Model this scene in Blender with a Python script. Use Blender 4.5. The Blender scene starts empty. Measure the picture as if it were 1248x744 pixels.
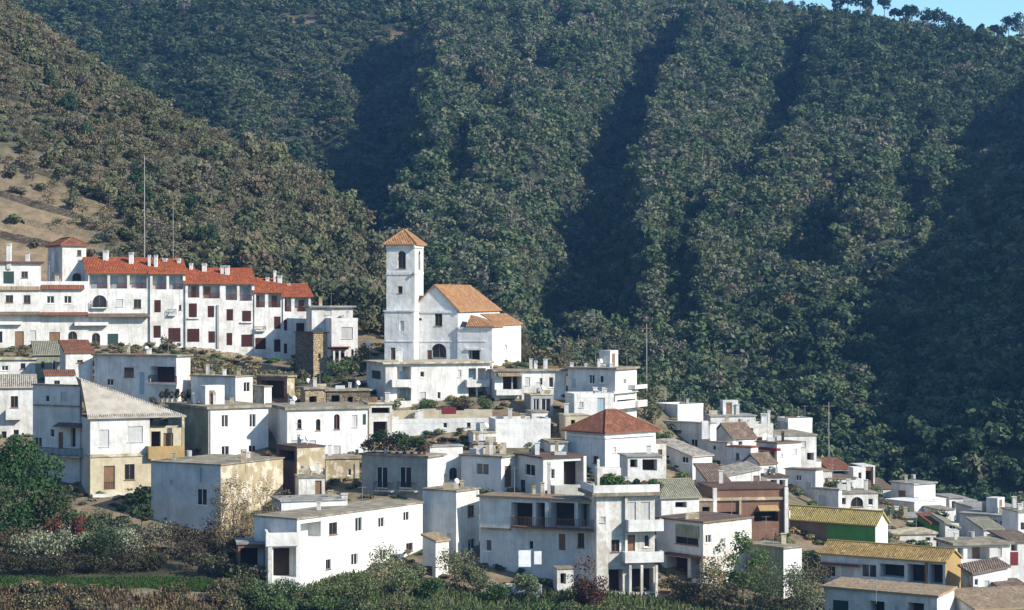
import bpy, math, random
import numpy as np
from mathutils import Vector
random.seed(7); rng = np.random.default_rng(7)
R_ = math.radians
SC = bpy.context.scene; COL = SC.collection
# ------------------------------------------------------------------ camera, sky, sun, exposure
F, HY, CX = 2500.0, 360.0, 624.0          # focal length in photo pixels, horizon row, centre column
cam = bpy.data.cameras.new('camera'); camo = bpy.data.objects.new('camera', cam); COL.objects.link(camo)
camo.location = (0, 0, 0); camo.rotation_euler = (R_(90), 0, 0)
cam.sensor_width = 36; cam.lens = 36*F/1248; cam.shift_y = -(372-HY)/1248
cam.clip_start = 0.5; cam.clip_end = 5000
SC.camera = camo
SUN_AZ, SUN_EL = 62.0, 33.0
w = bpy.data.worlds.new('World'); SC.world = w; w.use_nodes = True
nt = w.node_tree; bg = nt.nodes['Background']
sky = nt.nodes.new('ShaderNodeTexSky'); sky.sky_type = 'NISHITA'; sky.sun_disc = False
sky.sun_elevation = R_(SUN_EL); sky.sun_rotation = R_(180-SUN_AZ); sky.altitude = 900
sky.air_density = 1.0; sky.dust_density = 0.3; sky.ozone_density = 4.0
tint = nt.nodes.new('ShaderNodeMix'); tint.data_type = 'RGBA'; tint.blend_type = 'MULTIPLY'; tint.inputs[0].default_value = 1.0; tint.inputs[7].default_value = (0.93, 1.03, 0.99, 1)
nt.links.new(sky.outputs[0], tint.inputs[6]); nt.links.new(tint.outputs[2], bg.inputs[0]); bg.inputs[1].default_value = 0.145
sun = bpy.data.lights.new('sun', 'SUN'); sun.energy = 5.0; sun.angle = R_(0.5); sun.color = (1.0, 0.93, 0.82)
suno = bpy.data.objects.new('sun', sun); COL.objects.link(suno)
sd = Vector((math.sin(R_(SUN_AZ))*math.cos(R_(SUN_EL)), -math.cos(R_(SUN_AZ))*math.cos(R_(SUN_EL)), math.sin(R_(SUN_EL))))
suno.rotation_euler = sd.to_track_quat('Z', 'Y').to_euler(); suno.location = (150, -80, 160)
vs = SC.view_settings; vs.view_transform = 'Standard'; vs.look = 'None'; vs.exposure = 0.64; vs.gamma = 1; vs.use_curve_mapping = False
SC.cycles.use_denoising = True; SC.cycles.max_bounces = 5; SC.cycles.diffuse_bounces = 3; SC.cycles.volume_bounces = 0
SC.cycles.transparent_max_bounces = 4
def P(px, py, Y): return Vector(((px-CX)/F*Y, Y, (HY-py)/F*Y))
# ------------------------------------------------------------------ materials
MATS = {}
def nodemat(name):
    m = bpy.data.materials.new(name); m.use_nodes = True
    t = m.node_tree; b = t.nodes['Principled BSDF']
    b.inputs['Roughness'].default_value = 0.85; b.inputs['Specular IOR Level'].default_value = 0.2
    MATS[name] = m
    return m, t, b
def N(t, kind, **kw):
    n = t.nodes.new('ShaderNode'+kind)
    for k, v in kw.items():
        if k in n.inputs: n.inputs[k].default_value = v
        else: setattr(n, k, v)
    return n
def ramp(t, src, stops):
    r = t.nodes.new('ShaderNodeValToRGB'); e = r.color_ramp.elements
    while len(e) < len(stops): e.new(0.5)
    for i, (p, c) in enumerate(stops):
        e[i].position = p; e[i].color = (*c, 1) if len(c) == 3 else c
    t.links.new(src, r.inputs[0]); return r
def mix(t, fac, a, b, mode='MIX'):
    m = t.nodes.new('ShaderNodeMix'); m.data_type = 'RGBA'; m.blend_type = mode
    for i, v in ((0, fac), (6, a), (7, b)):
        if isinstance(v, (int, float)): m.inputs[i].default_value = v
        elif isinstance(v, tuple): m.inputs[i].default_value = (*v, 1)
        else: t.links.new(v, m.inputs[i])
    return m.outputs[2]
def plaster(name, base, dirt, amount=0.5, streak=0.5, patch=0.0, patchcol=(0.3, 0.24, 0.16), rough_scale=0.6):
    m, t, b = nodemat(name); L = t.links
    geo = N(t, 'NewGeometry')
    n1 = N(t, 'TexNoise', Scale=0.55, Detail=6, Roughness=0.65); L.new(geo.outputs['Position'], n1.inputs['Vector'])
    mp = N(t, 'Mapping'); mp.inputs['Scale'].default_value = (2.2, 2.2, 0.22); L.new(geo.outputs['Position'], mp.inputs[0])
    n2 = N(t, 'TexNoise', Scale=1.0, Detail=5, Roughness=0.7); L.new(mp.outputs[0], n2.inputs['Vector'])
    r1 = ramp(t, n1.outputs[0], [(0.40, (0, 0, 0)), (0.70, (amount,)*3)])
    r2 = ramp(t, n2.outputs[0], [(0.48, (0, 0, 0)), (0.74, (streak,)*3)])
    c = mix(t, r1.outputs[0], base, dirt); c = mix(t, r2.outputs[0], c, dirt)
    if patch:
        n3 = N(t, 'TexNoise', Scale=0.9, Detail=8, Roughness=0.6); L.new(geo.outputs['Position'], n3.inputs['Vector'])
        r3 = ramp(t, n3.outputs[0], [(0.58-0.1*patch, (0, 0, 0)), (0.62-0.1*patch, (patch,)*3)])
        c = mix(t, r3.outputs[0], c, patchcol)
    L.new(c, b.inputs['Base Color'])
    nb = N(t, 'TexNoise', Scale=5.0, Detail=5); L.new(geo.outputs['Position'], nb.inputs['Vector'])
    bp = N(t, 'Bump', Strength=0.35, Distance=0.05); L.new(nb.outputs[0], bp.inputs['Height']); nw = N(t, 'TexNoise', Scale=0.9, Detail=3); L.new(geo.outputs['Position'], nw.inputs['Vector']); b2 = N(t, 'Bump', Strength=0.4, Distance=0.25); L.new(nw.outputs[0], b2.inputs['Height']); L.new(bp.outputs[0], b2.inputs['Normal']); L.new(b2.outputs[0], b.inputs['Normal'])
    return m
plaster('white', (0.66, 0.65, 0.625), (0.33, 0.305, 0.26), 0.7, 0.75)
plaster('cleanwhite', (0.69, 0.685, 0.665), (0.40, 0.375, 0.335), 0.55, 0.7)
plaster('worn', (0.66, 0.65, 0.61), (0.28, 0.25, 0.20), 0.7, 0.8, 0.5, (0.40, 0.33, 0.25))
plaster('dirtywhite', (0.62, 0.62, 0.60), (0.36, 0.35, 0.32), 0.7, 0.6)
plaster('cream', (0.52, 0.46, 0.33), (0.30, 0.24, 0.15), 0.6, 0.4)
plaster('tan', (0.38, 0.315, 0.20), (0.22, 0.17, 0.105), 0.8, 0.6, 0.8, (0.52, 0.47, 0.37))
plaster('ochre', (0.36, 0.25, 0.11), (0.26, 0.17, 0.075), 0.6, 0.4)
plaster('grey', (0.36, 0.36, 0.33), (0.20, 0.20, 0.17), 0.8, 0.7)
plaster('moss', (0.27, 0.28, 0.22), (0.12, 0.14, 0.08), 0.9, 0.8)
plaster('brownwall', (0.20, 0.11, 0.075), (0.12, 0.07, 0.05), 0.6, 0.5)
plaster('brownplaster', (0.22, 0.18, 0.13), (0.13, 0.10, 0.07), 0.7, 0.5)
plaster('green', (0.10, 0.30, 0.07), (0.07, 0.18, 0.05), 0.6, 0.5)
plaster('redpaint', (0.17, 0.025, 0.03), (0.10, 0.02, 0.02), 0.6, 0.4)
plaster('launa', (0.25, 0.215, 0.155), (0.12, 0.10, 0.07), 0.9, 0.4, 0.6, (0.36, 0.315, 0.235))
plaster('launagrey', (0.29, 0.28, 0.25), (0.15, 0.145, 0.125), 0.9, 0.4, 0.5, (0.38, 0.365, 0.32))
plaster('brown', (0.12, 0.07, 0.05), (0.07, 0.045, 0.035), 0.8, 0.4)
plaster('voidshade', (0.055, 0.034, 0.024), (0.025, 0.017, 0.013), 0.7, 0.2)  # dark colour puts room shade on the back of open voids
plaster('darkmetal', (0.03, 0.028, 0.028), (0.06, 0.04, 0.03), 0.5, 0.3)
plaster('greymetal', (0.32, 0.32, 0.31), (0.2, 0.17, 0.14), 0.5, 0.5)
plaster('wood', (0.22, 0.13, 0.075), (0.10, 0.06, 0.035), 0.7, 0.8)
plaster('shutter', (0.055, 0.017, 0.013), (0.03, 0.012, 0.010), 0.6, 0.3)
plaster('railing', (0.11, 0.022, 0.02), (0.07, 0.018, 0.015), 0.6, 0.3)
plaster('darkgreen', (0.03, 0.06, 0.05), (0.02, 0.035, 0.03), 0.6, 0.3)
plaster('bluedoor', (0.30, 0.40, 0.46), (0.22, 0.28, 0.32), 0.6, 0.3)
plaster('shadedpaint', (0.46, 0.46, 0.45), (0.33, 0.32, 0.30), 0.5, 0.4)  # pale shutters greyed, frame shading put into their colour
plaster('cloth', (0.8, 0.8, 0.8), (0.7, 0.7, 0.72), 0.4, 0.2)
def stonemat(name, c1, c2, scale):
    m, t, b = nodemat(name); L = t.links
    geo = N(t, 'NewGeometry')
    v = N(t, 'TexVoronoi', Scale=scale, Randomness=1.0); mp = N(t, 'Mapping'); mp.inputs['Scale'].default_value = (1, 1, 1.7)
    L.new(geo.outputs['Position'], mp.inputs[0]); L.new(mp.outputs[0], v.inputs['Vector'])
    v2 = N(t, 'TexVoronoi', Scale=scale, feature='DISTANCE_TO_EDGE'); L.new(mp.outputs[0], v2.inputs['Vector'])
    sep = N(t, 'SeparateColor'); L.new(v.outputs['Color'], sep.inputs[0])
    c = mix(t, sep.outputs[0], c1, c2)
    r = ramp(t, v2.outputs[0], [(0.0, (0.35,)*3), (0.09, (1, 1, 1))]); c = mix(t, 1.0, c, r.outputs[0], 'MULTIPLY')
    L.new(c, b.inputs['Base Color'])
    bp = N(t, 'Bump', Strength=0.8, Distance=0.12); L.new(r.outputs[0], bp.inputs['Height']); L.new(bp.outputs[0], b.inputs['Normal'])
stonemat('stone', (0.44, 0.34, 0.21), (0.28, 0.21, 0.13), 2.6)
stonemat('darkstone', (0.24, 0.19, 0.14), (0.12, 0.09, 0.06), 2.2)
def tile(name, c1, c2, c3, pitch=0.24):
    # barrel tiles: UV is in metres, u along the eave, v up the slope
    m, t, b = nodemat(name); L = t.links
    uv = N(t, 'UVMap'); sx = N(t, 'SeparateXYZ'); L.new(uv.outputs[0], sx.inputs[0])
    du = N(t, 'Math', operation='DIVIDE'); L.new(sx.outputs[0], du.inputs[0]); du.inputs[1].default_value = pitch
    dv = N(t, 'Math', operation='DIVIDE'); L.new(sx.outputs[1], dv.inputs[0]); dv.inputs[1].default_value = 0.38
    fu = N(t, 'Math', operation='FLOOR'); L.new(du.outputs[0], fu.inputs[0]); fv = N(t, 'Math', operation='FLOOR'); L.new(dv.outputs[0], fv.inputs[0])
    cm = N(t, 'CombineXYZ'); L.new(fu.outputs[0], cm.inputs[0]); L.new(fv.outputs[0], cm.inputs[1])
    wn = N(t, 'TexWhiteNoise', noise_dimensions='3D'); L.new(cm.outputs[0], wn.inputs['Vector'])
    r = ramp(t, wn.outputs['Value'], [(0.0, c2), (0.35, c1), (0.75, c1), (1.0, c3)])
    geo = N(t, 'NewGeometry'); n1 = N(t, 'TexNoise', Scale=0.7, Detail=6, Roughness=0.7); L.new(geo.outputs['Position'], n1.inputs['Vector'])
    r2 = ramp(t, n1.outputs[0], [(0.4, (0, 0, 0)), (0.72, (0.75,)*3)]); c = mix(t, r2.outputs[0], r.outputs[0], c2)
    L.new(c, b.inputs['Base Color'])
    fr = N(t, 'Math', operation='FRACT'); L.new(du.outputs[0], fr.inputs[0])
    s = N(t, 'Math', operation='MULTIPLY'); L.new(fr.outputs[0], s.inputs[0]); s.inputs[1].default_value = math.pi
    sn = N(t, 'Math', operation='SINE'); L.new(s.outputs[0], sn.inputs[0])
    fr2 = N(t, 'Math', operation='FRACT'); L.new(dv.outputs[0], fr2.inputs[0])
    ad = N(t, 'Math', operation='MULTIPLY_ADD'); L.new(fr2.outputs[0], ad.inputs[0]); ad.inputs[1].default_value = -0.3; L.new(sn.outputs[0], ad.inputs[2])
    bp = N(t, 'Bump', Strength=1.0, Distance=0.09); L.new(ad.outputs[0], bp.inputs['Height']); L.new(bp.outputs[0], b.inputs['Normal'])
tile('redtile', (0.32, 0.080, 0.025), (0.18, 0.05, 0.022), (0.44, 0.15, 0.065))
tile('duskytile', (0.23, 0.088, 0.044), (0.12, 0.055, 0.036), (0.34, 0.16, 0.09))
tile('orangetile', (0.36, 0.185, 0.08), (0.22, 0.115, 0.06), (0.48, 0.30, 0.16))
tile('paletile', (0.39, 0.35, 0.29), (0.19, 0.16, 0.125), (0.52, 0.48, 0.42))
tile('tantile', (0.33, 0.24, 0.15), (0.20, 0.145, 0.095), (0.43, 0.34, 0.23))
tile('browntile', (0.19, 0.135, 0.095), (0.11, 0.08, 0.06), (0.30, 0.22, 0.165))
tile('yellowtile', (0.43, 0.345, 0.12), (0.27, 0.19, 0.07), (0.53, 0.45, 0.21))
tile('lichentile', (0.37, 0.245, 0.085), (0.19, 0.125, 0.055), (0.50, 0.37, 0.17))
tile('mosstile', (0.26, 0.245, 0.17), (0.16, 0.155, 0.11), (0.36, 0.33, 0.24))
m, t, b = nodemat('glass'); b.inputs['Base Color'].default_value = (0.018, 0.02, 0.024, 1); b.inputs['Roughness'].default_value = 0.12; b.inputs['Specular IOR Level'].default_value = 0.5
m, t, b = nodemat('paint'); b.inputs['Base Color'].default_value = (0.78, 0.77, 0.74, 1); b.inputs['Roughness'].default_value = 0.6
m, t, b = nodemat('bark'); geo = N(t, 'NewGeometry'); n1 = N(t, 'TexNoise', Scale=3.0, Detail=5); t.links.new(geo.outputs['Position'], n1.inputs['Vector'])
r = ramp(t, n1.outputs[0], [(0.3, (0.07, 0.05, 0.035)), (0.7, (0.17, 0.13, 0.095))]); t.links.new(r.outputs[0], b.inputs['Base Color'])
m, t, b = nodemat('palebark'); geo = N(t, 'NewGeometry'); n1 = N(t, 'TexNoise', Scale=3.0, Detail=5); t.links.new(geo.outputs['Position'], n1.inputs['Vector'])
r = ramp(t, n1.outputs[0], [(0.3, (0.22, 0.16, 0.10)), (0.7, (0.36, 0.28, 0.18))]); t.links.new(r.outputs[0], b.inputs['Base Color'])
# foliage: colour from the leaf's own attribute, a little light passes through the leaf
m, t, b = nodemat('foliage'); at = N(t, 'Attribute', attribute_name='col'); t.links.new(at.outputs['Color'], b.inputs['Base Color'])
tr = N(t, 'BsdfTranslucent'); t.links.new(at.outputs['Color'], tr.inputs[0]); ms = N(t, 'MixShader'); ms.inputs[0].default_value = 0.22
t.links.new(b.outputs[0], ms.inputs[1]); t.links.new(tr.outputs[0], ms.inputs[2]); t.links.new(ms.outputs[0], t.nodes['Material Output'].inputs[0])
# ground: cover colour by place (attribute), broken up by noise
m, t, b = nodemat('ground'); at = N(t, 'Attribute', attribute_name='col'); geo = N(t, 'NewGeometry')
n1 = N(t, 'TexNoise', Scale=0.5, Detail=9, Roughness=0.72); t.links.new(geo.outputs['Position'], n1.inputs['Vector'])
r = ramp(t, n1.outputs[0], [(0.3, (0.45, 0.45, 0.42)), (0.5, (1.0, 1.0, 1.0)), (0.7, (1.45, 1.4, 1.3))])
c = mix(t, 1.0, at.outputs['Color'], r.outputs[0], 'MULTIPLY'); t.links.new(c, b.inputs['Base Color'])
bp = N(t, 'Bump', Strength=0.7, Distance=0.4); t.links.new(n1.outputs[0], bp.inputs['Height']); t.links.new(bp.outputs[0], b.inputs['Normal'])
# ------------------------------------------------------------------ helpers
def tag(o, label=None, cat=None, group=None, kind=None):
    if label: o['label'] = label
    if cat: o['category'] = cat
    if group: o['group'] = group
    if kind: o['kind'] = kind
    return o
def empty(name, loc, rz=0):
    o = bpy.data.objects.new(name, None); COL.objects.link(o); o.location = loc; o.rotation_euler = (0, 0, rz); o.empty_display_size = 0.5
    return o
class MB:
    def __init__(s): s.v = []; s.f = []; s.m = []; s.uv = []
    def poly(s, pts, mi=0, uv=None):
        i = len(s.v); s.v += [tuple(p) for p in pts]; s.f.append(tuple(range(i, i+len(pts)))); s.m.append(mi); s.uv.append(uv)
    def box8(s, c, mi=0):   # c: 4 bottom then 4 top
        i = len(s.v); s.v += [tuple(p) for p in c]
        for q in ((0, 3, 2, 1), (4, 5, 6, 7), (0, 1, 5, 4), (1, 2, 6, 5), (2, 3, 7, 6), (3, 0, 4, 7)):
            s.f.append(tuple(i+k for k in q)); s.m.append(mi); s.uv.append(None)
    def box(s, x0, x1, y0, y1, z0, z1, mi=0):
        s.box8([(x0, y0, z0), (x1, y0, z0), (x1, y1, z0), (x0, y1, z0), (x0, y0, z1), (x1, y0, z1), (x1, y1, z1), (x0, y1, z1)], mi)
    def tube(s, a, b, r0, r1=None, n=6, mi=0):
        a = Vector(a); b = Vector(b); r1 = r0 if r1 is None else r1
        d = (b-a).normalized(); u = d.orthogonal().normalized(); w_ = d.cross(u); i = len(s.v)
        for c, r in ((a, r0), (b, r1)):
            for k in range(n):
                an = 2*math.pi*k/n; s.v.append(tuple(c+u*(r*math.cos(an))+w_*(r*math.sin(an))))
        for k in range(n):
            k2 = (k+1) % n; s.f.append((i+k, i+k2, i+n+k2, i+n+k)); s.m.append(mi); s.uv.append(None)
        s.f.append(tuple(i+k for k in range(n))[::-1]); s.m.append(mi); s.uv.append(None)
        s.f.append(tuple(i+n+k for k in range(n))); s.m.append(mi); s.uv.append(None)
    def build(s, name, mats, parent=None, loc=None):
        me = bpy.data.meshes.new(name); me.from_pydata(s.v, [], s.f)
        if isinstance(mats, str): mats = [mats]
        for x in mats: me.materials.append(MATS[x])
        me.polygons.foreach_set('material_index', s.m)
        if any(u is not None for u in s.uv):
            ul = me.uv_layers.new(name='UVMap'); arr = []
            for f, u in zip(s.f, s.uv): arr += [c for q in (u or [(0, 0)]*len(f)) for c in q]
            ul.data.foreach_set('uv', arr)
        me.update()
        o = bpy.data.objects.new(name, me); COL.objects.link(o)
        if parent: o.parent = parent
        if loc: o.location = loc
        return o
def quadmesh(name, verts, cols, mats, parent=None, loc=None, faces=None):
    """verts (n*4,3) as separate quads with a per-vertex colour"""
    nv = len(verts); nf = nv//4
    me = bpy.data.meshes.new(name); me.vertices.add(nv); me.vertices.foreach_set('co', np.ascontiguousarray(verts, np.float32).ravel())
    me.loops.add(nv); me.loops.foreach_set('vertex_index', np.arange(nv, dtype=np.int32))
    me.polygons.add(nf); me.polygons.foreach_set('loop_start', np.arange(0, nv, 4, dtype=np.int32)); me.update()
    at = me.attributes.new('col', 'FLOAT_COLOR', 'POINT'); c4 = np.ones((nv, 4), np.float32); c4[:, :3] = cols; at.data.foreach_set('color', c4.ravel())
    for x in ([mats] if isinstance(mats, str) else mats): me.materials.append(MATS[x])
    me.update(); me.validate()
    o = bpy.data.objects.new(name, me); COL.objects.link(o)
    if parent: o.parent = parent
    if loc is not None: o.location = loc
    return o
# ------------------------------------------------------------------ terrain
def vnoise(x, y, seed=0):
    xi = np.floor(x).astype(int); yi = np.floor(y).astype(int); fx = x-xi; fy = y-yi
    fx = fx*fx*(3-2*fx); fy = fy*fy*(3-2*fy)
    def h(a, b_):
        n = (a*374761393 + b_*668265263 + seed*1442695041) & 0x7fffffff; n = ((n ^ (n >> 13))*1274126177) & 0x7fffffff
        return ((n ^ (n >> 16)) & 0xffff)/65535.0
    return (h(xi, yi)*(1-fx)+h(xi+1, yi)*fx)*(1-fy)+(h(xi, yi+1)*(1-fx)+h(xi+1, yi+1)*fx)*fy
def fbm(x, y, sc, o=4, seed=0):
    s = 0; a = 1; tot = 0
    for k in range(o): s = s+a*(vnoise(x/sc*2**k, y/sc*2**k, seed+k)-0.5); tot += a; a *= 0.5
    return s/tot*2
GP = [(0,702,198),(130,702,198),(250,704,198),(0,752,189),(150,752,189),(260,740,192),(330,722,196),(430,716,199),(515,718,202),(600,720,206),(700,724,203),(760,732,203),(860,730,207),(930,740,206),(1000,765,198),(1100,775,195),(1248,782,198),
 (225,662,219),(100,645,222),(20,640,224),(100,612,231),(450,612,225),(600,608,227),(720,606,229),(840,648,226),(920,684,226),(1000,704,223),(1110,712,222),(1248,735,225),
 (30,562,250),(200,568,243),(300,568,243),(440,566,245),(560,560,243),(690,580,240),(760,590,237),(820,624,240),(850,618,243),(950,610,246),(1050,645,252),(1150,668,255),(1248,690,258),
 (20,480,268),(150,496,262),(270,497,259),(330,498,260),(420,504,259),(520,512,258),(640,514,257),(740,518,258),(830,548,268),(900,572,262),(970,585,266),
 (0,430,292),(100,430,292),(200,430,296),(230,425,303),(300,433,308),(355,442,311),(200,442,291),(290,454,288),(345,464,286),(420,456,290),(480,449,281),(600,454,277),(700,462,276),(780,482,276),
 (0,405,310),(200,408,313),(380,428,309),(450,424,300),(560,432,302),(640,445,300),(860,535,295),(950,558,298),
 (1010,585,300),(1060,610,312),(1110,645,305),(1200,655,300),(1248,665,300),(1110,625,345),(1200,622,345),(1248,620,345),(1000,575,335),
 (0,300,330),(100,312,328),(180,312,330),(300,325,332),(400,358,328),(440,390,318)]
CREST = [(-120,-90,440),(0,10,430),(120,95,425),(270,190,420),(400,240,410),(455,300,400),(480,400,385)]
pts = [tuple(P(*g)) for g in GP]+[tuple(P(*g)) for g in CREST]
for g in CREST:
    p = P(*g); pts.append((p.x+8, p.y+40, p.z-24))
pts += [(a_, b_, c_+0.04*b_) for a_, b_, c_ in [(-200,300,5),(-200,220,-18),(-200,180,-28),(-230,430,95),(-230,520,60),(200,200,-46),(200,300,-60),(170,345,-58),(60,370,-62),(0,360,-52),(120,380,-64),
        (0,500,-130),(-120,520,-60),(-60,500,-100),(150,480,-130),(300,400,-110),(0,0,-3.5),(-150,0,-3),(150,0,-4),(0,60,-26),(-150,60,-24),(150,60,-28),(0,120,-43),(-150,120,-40),(150,120,-46),(0,165,-43),(-60,165,-43),(60,165,-45),(200,120,-50)]]
A_ = np.array(pts); PX, PZ = A_[:, :2], A_[:, 2]
def _k(d): return d
D_ = np.linalg.norm(PX[:, None]-PX[None], axis=2); n_ = len(PX)
M_ = np.zeros((n_+3, n_+3)); M_[:n_, :n_] = _k(D_)+np.eye(n_)*-0.4; M_[:n_, n_] = 1; M_[:n_, n_+1:] = PX; M_[n_:, :n_] = M_[:n_, n_:].T
W_ = np.linalg.solve(M_, np.concatenate([PZ, [0, 0, 0]]))
def zA(x, y):
    x = np.asarray(x, float); y = np.asarray(y, float); z = W_[n_]+W_[n_+1]*x+W_[n_+2]*y
    for i in range(n_): z = z+W_[i]*np.sqrt((x-PX[i, 0])**2+(y-PX[i, 1])**2)
    return z
def hillY(py): return 431500.0/(py+529)
GULLY = [  # crest of the right-hand wall in photo pixels, width m, depth m
 ([(528,30),(536,110),(532,170),(515,240),(500,290)], 46, 27),
 ([(400,60),(425,130),(445,190),(440,240)], 40, 13),
 ([(862,30),(822,100),(800,160),(786,230),(792,300),(800,370)], 36, 26),
 ([(1004,45),(994,110),(972,170),(940,215)], 20, 15),
 ([(1082,195),(1066,250),(1040,310)], 24, 15),
 ([(905,200),(880,250),(862,300),(850,380)], 15, 10),
 ([(650,70),(640,130),(622,180)], 13, 9),
 ([(605,110),(595,180),(575,235)], 12, 9),
 ([(1150,150),(1130,210),(1120,280)], 14, 9),
 ([(700,20),(690,60),(684,100)], 16, 9),
 ([(690,300),(700,350),(715,410)], 18, 9)]
def sst(a, b_, x):
    t_ = np.clip((x-a)/(b_-a), 0, 1); return t_*t_*(3-2*t_)
def zB(x, y):
    x = np.asarray(x, float); y = np.asarray(y, float)
    yr = np.clip(784-(x-110)*np.where(x < 110, 0.50, 0.34), 738, 990)
    z = -40+0.3158*(np.minimum(y, yr)-420) - 0.12*np.maximum(y-yr, 0)
    # gentle roll of the spurs plus gullies with a steep right-hand wall
    z = z+fbm(x, y, 60, 3, 3)*7+fbm(x, y, 24, 3, 9)*5.0
    for pl, wd, dp in GULLY:
        ys = np.array([hillY(p[1]) for p in pl]); xs = np.array([(p[0]-CX)/F*Y for p, Y in zip(pl, ys)])
        o = np.argsort(ys); xc = np.interp(y, ys[o], xs[o])+fbm(y, x*0+pl[0][0], 25, 3, 5)*6
        fade = sst(ys.min()-18, ys.min()+10, y)*(1-sst(ys.max()-12, ys.max()+25, y))
        t_ = (xc-x)/wd
        sh = np.where(t_ > 0, sst(0, 0.22, t_)*(1-sst(0.5, 1.0, t_)), 0)
        cr = np.where(t_ <= 0, np.clip(1+t_/0.9, 0, 1)**1.5, 1-sst(0, 0.24, t_))
        dp = dp*0.85*(1+0.35*fbm(x, y, 30, 2, 15))
        z = z-fade*dp*sh+fade*dp*0.30*cr*(t_ > -0.9)*(t_ < 0.24)
    # unseen ridge added right of the picture, shaped to shade the hill foot
    zc = 95*sst(330, 374, y)-70*(1-sst(332, 378, y))-0.25*np.maximum(y-640, 0)
    rg = zc-0.9*np.abs(x-238)+fbm(x, y, 34, 3, 21)*9
    return np.maximum(z, rg)+0.04*y
def zT(x, y): return np.maximum(zA(x, y), zB(x, y))
def gz(x, y): return float(zT(np.array([x]), np.array([y]))[0])
xs = np.concatenate([np.arange(-330, -120, 5), np.arange(-120, 130, 2.0), np.arange(130, 400, 4)])
ys = np.concatenate([np.arange(-60, 170, 6), np.arange(170, 350, 2.0), np.arange(350, 700, 3), np.arange(700, 1250, 6)])
GX, GY = np.meshgrid(xs, ys)
za, zb = zA(GX, GY), zB(GX, GY); GZ = np.maximum(za, zb)+fbm(GX, GY, 7, 3, 33)*0.25
nx, ny = len(xs), len(ys)
me = bpy.data.meshes.new('hillside'); V = np.stack([GX, GY, GZ], -1).reshape(-1, 3)
idx = np.arange(nx*ny).reshape(ny, nx); Q = np.stack([idx[:-1, :-1], idx[:-1, 1:], idx[1:, 1:], idx[1:, :-1]], -1).reshape(-1, 4)
me.vertices.add(len(V)); me.vertices.foreach_set('co', V.astype(np.float32).ravel())
me.loops.add(Q.size); me.loops.foreach_set('vertex_index', Q.astype(np.int32).ravel())
me.polygons.add(len(Q)); me.polygons.foreach_set('loop_start', np.arange(0, Q.size, 4, dtype=np.int32))
me.polygons.foreach_set('use_smooth', np.ones(len(Q), bool))
gc = np.zeros(GX.shape+(3,)); gc[:] = (0.20, 0.155, 0.10)
def blend(mask, col):
    global gc
    mk = np.clip(mask, 0, 1)[..., None]; gc = gc*(1-mk)+np.array(col)*mk
PYG = HY-GZ/np.maximum(GY, 1)*F; PXG = CX+GX/np.maximum(GY, 1)*F
blend((zb > za-1).astype(float), (0.03, 0.037, 0.02))
lefth = (za >= zb)*sst(312, 322, GY)*(GX < 40); blend(lefth, (0.078, 0.075, 0.05))
dry = lefth*(1-sst(330, 365, GY+fbm(GX, GY, 14, 3, 4)*14))*(1-sst(-76, -58, GX)); blend(dry*0.9, (0.23, 0.17, 0.105))
blend((GY < 178).astype(float)*0.9, (0.08, 0.09, 0.035))
bare = np.maximum(1-((PXG-362)/26)**2-((PYG-28)/8)**2, 1-((PXG-490)/22)**2-((PYG-45)/11)**2); blend((bare > 0)*(zb > za)*(GY > 500)*0.85, (0.20, 0.13, 0.095))
grs = sst(194.5, 195.2, GY)*(1-sst(197.5, 199, GY))*(1-sst(-30.5, -28.5, GX)); blend(grs, (0.03, 0.065, 0.016))
blend((GY > 338)*(GX > 30), (0.04, 0.048, 0.025)); blend(sst(197, 198.5, GY)*(1-sst(212, 216, GY))*(GX < -22), (0.05, 0.048, 0.028)); blend((GY > 200)*(GY < 305)*sst(-.2, .5, fbm(GX, GY, 9, 3, 44)), (0.11, 0.10, 0.06))
grs2 = (GY < 204)*(GY > 180)*sst(-18, -14, GX); blend(grs2*(0.5+fbm(GX, GY, 6, 2, 2)*0.5), (0.06, 0.09, 0.025))
at = me.attributes.new('col', 'FLOAT_COLOR', 'POINT'); c4 = np.ones((nx*ny, 4), np.float32); c4[:, :3] = gc.reshape(-1, 3); at.data.foreach_set('color', c4.ravel())
me.materials.append(MATS['ground']); me.update(); me.validate()
o = bpy.data.objects.new('hillside', me); COL.objects.link(o); tag(o, kind='structure')
# ------------------------------------------------------------------ foliage
def leaves(n, lumps, size, g, flat=0.75, inner=0.55):
    """n leaf-clump quads spread through the shells of ellipsoid lumps [(cx,cy,cz,rx,ry,rz)]"""
    L = np.array(lumps, float); vol = L[:, 3]*L[:, 4]+L[:, 5]*L[:, 4]; k = g.choice(len(L), n, p=vol/vol.sum())
    d = g.normal(size=(n, 3)); d[:, 2] += 0.25; d /= np.linalg.norm(d, axis=1)[:, None]
    r = inner+(1-inner)*g.random(n)**0.6
    c = L[k, :3]+d*L[k, 3:]*r[:, None]
    nm = d+g.normal(size=(n, 3))*flat; nm /= np.linalg.norm(nm, axis=1)[:, None]
    a = np.cross(nm, g.normal(size=(n, 3))); a /= np.linalg.norm(a, axis=1)[:, None]; b_ = np.cross(nm, a)
    s = size*(0.6+0.8*g.random(n))[:, None]; a = a*s; b_ = b_*s*(0.5+0.5*g.random(n))[:, None]
    v = np.stack([c-a-b_*0.3, c+b_*-1.0+a*0.3, c+a+b_*0.3, c+b_-a*0.3], 1)
    return v.reshape(-1, 3), np.repeat(0.8+0.4*g.random(n), 4)
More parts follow.
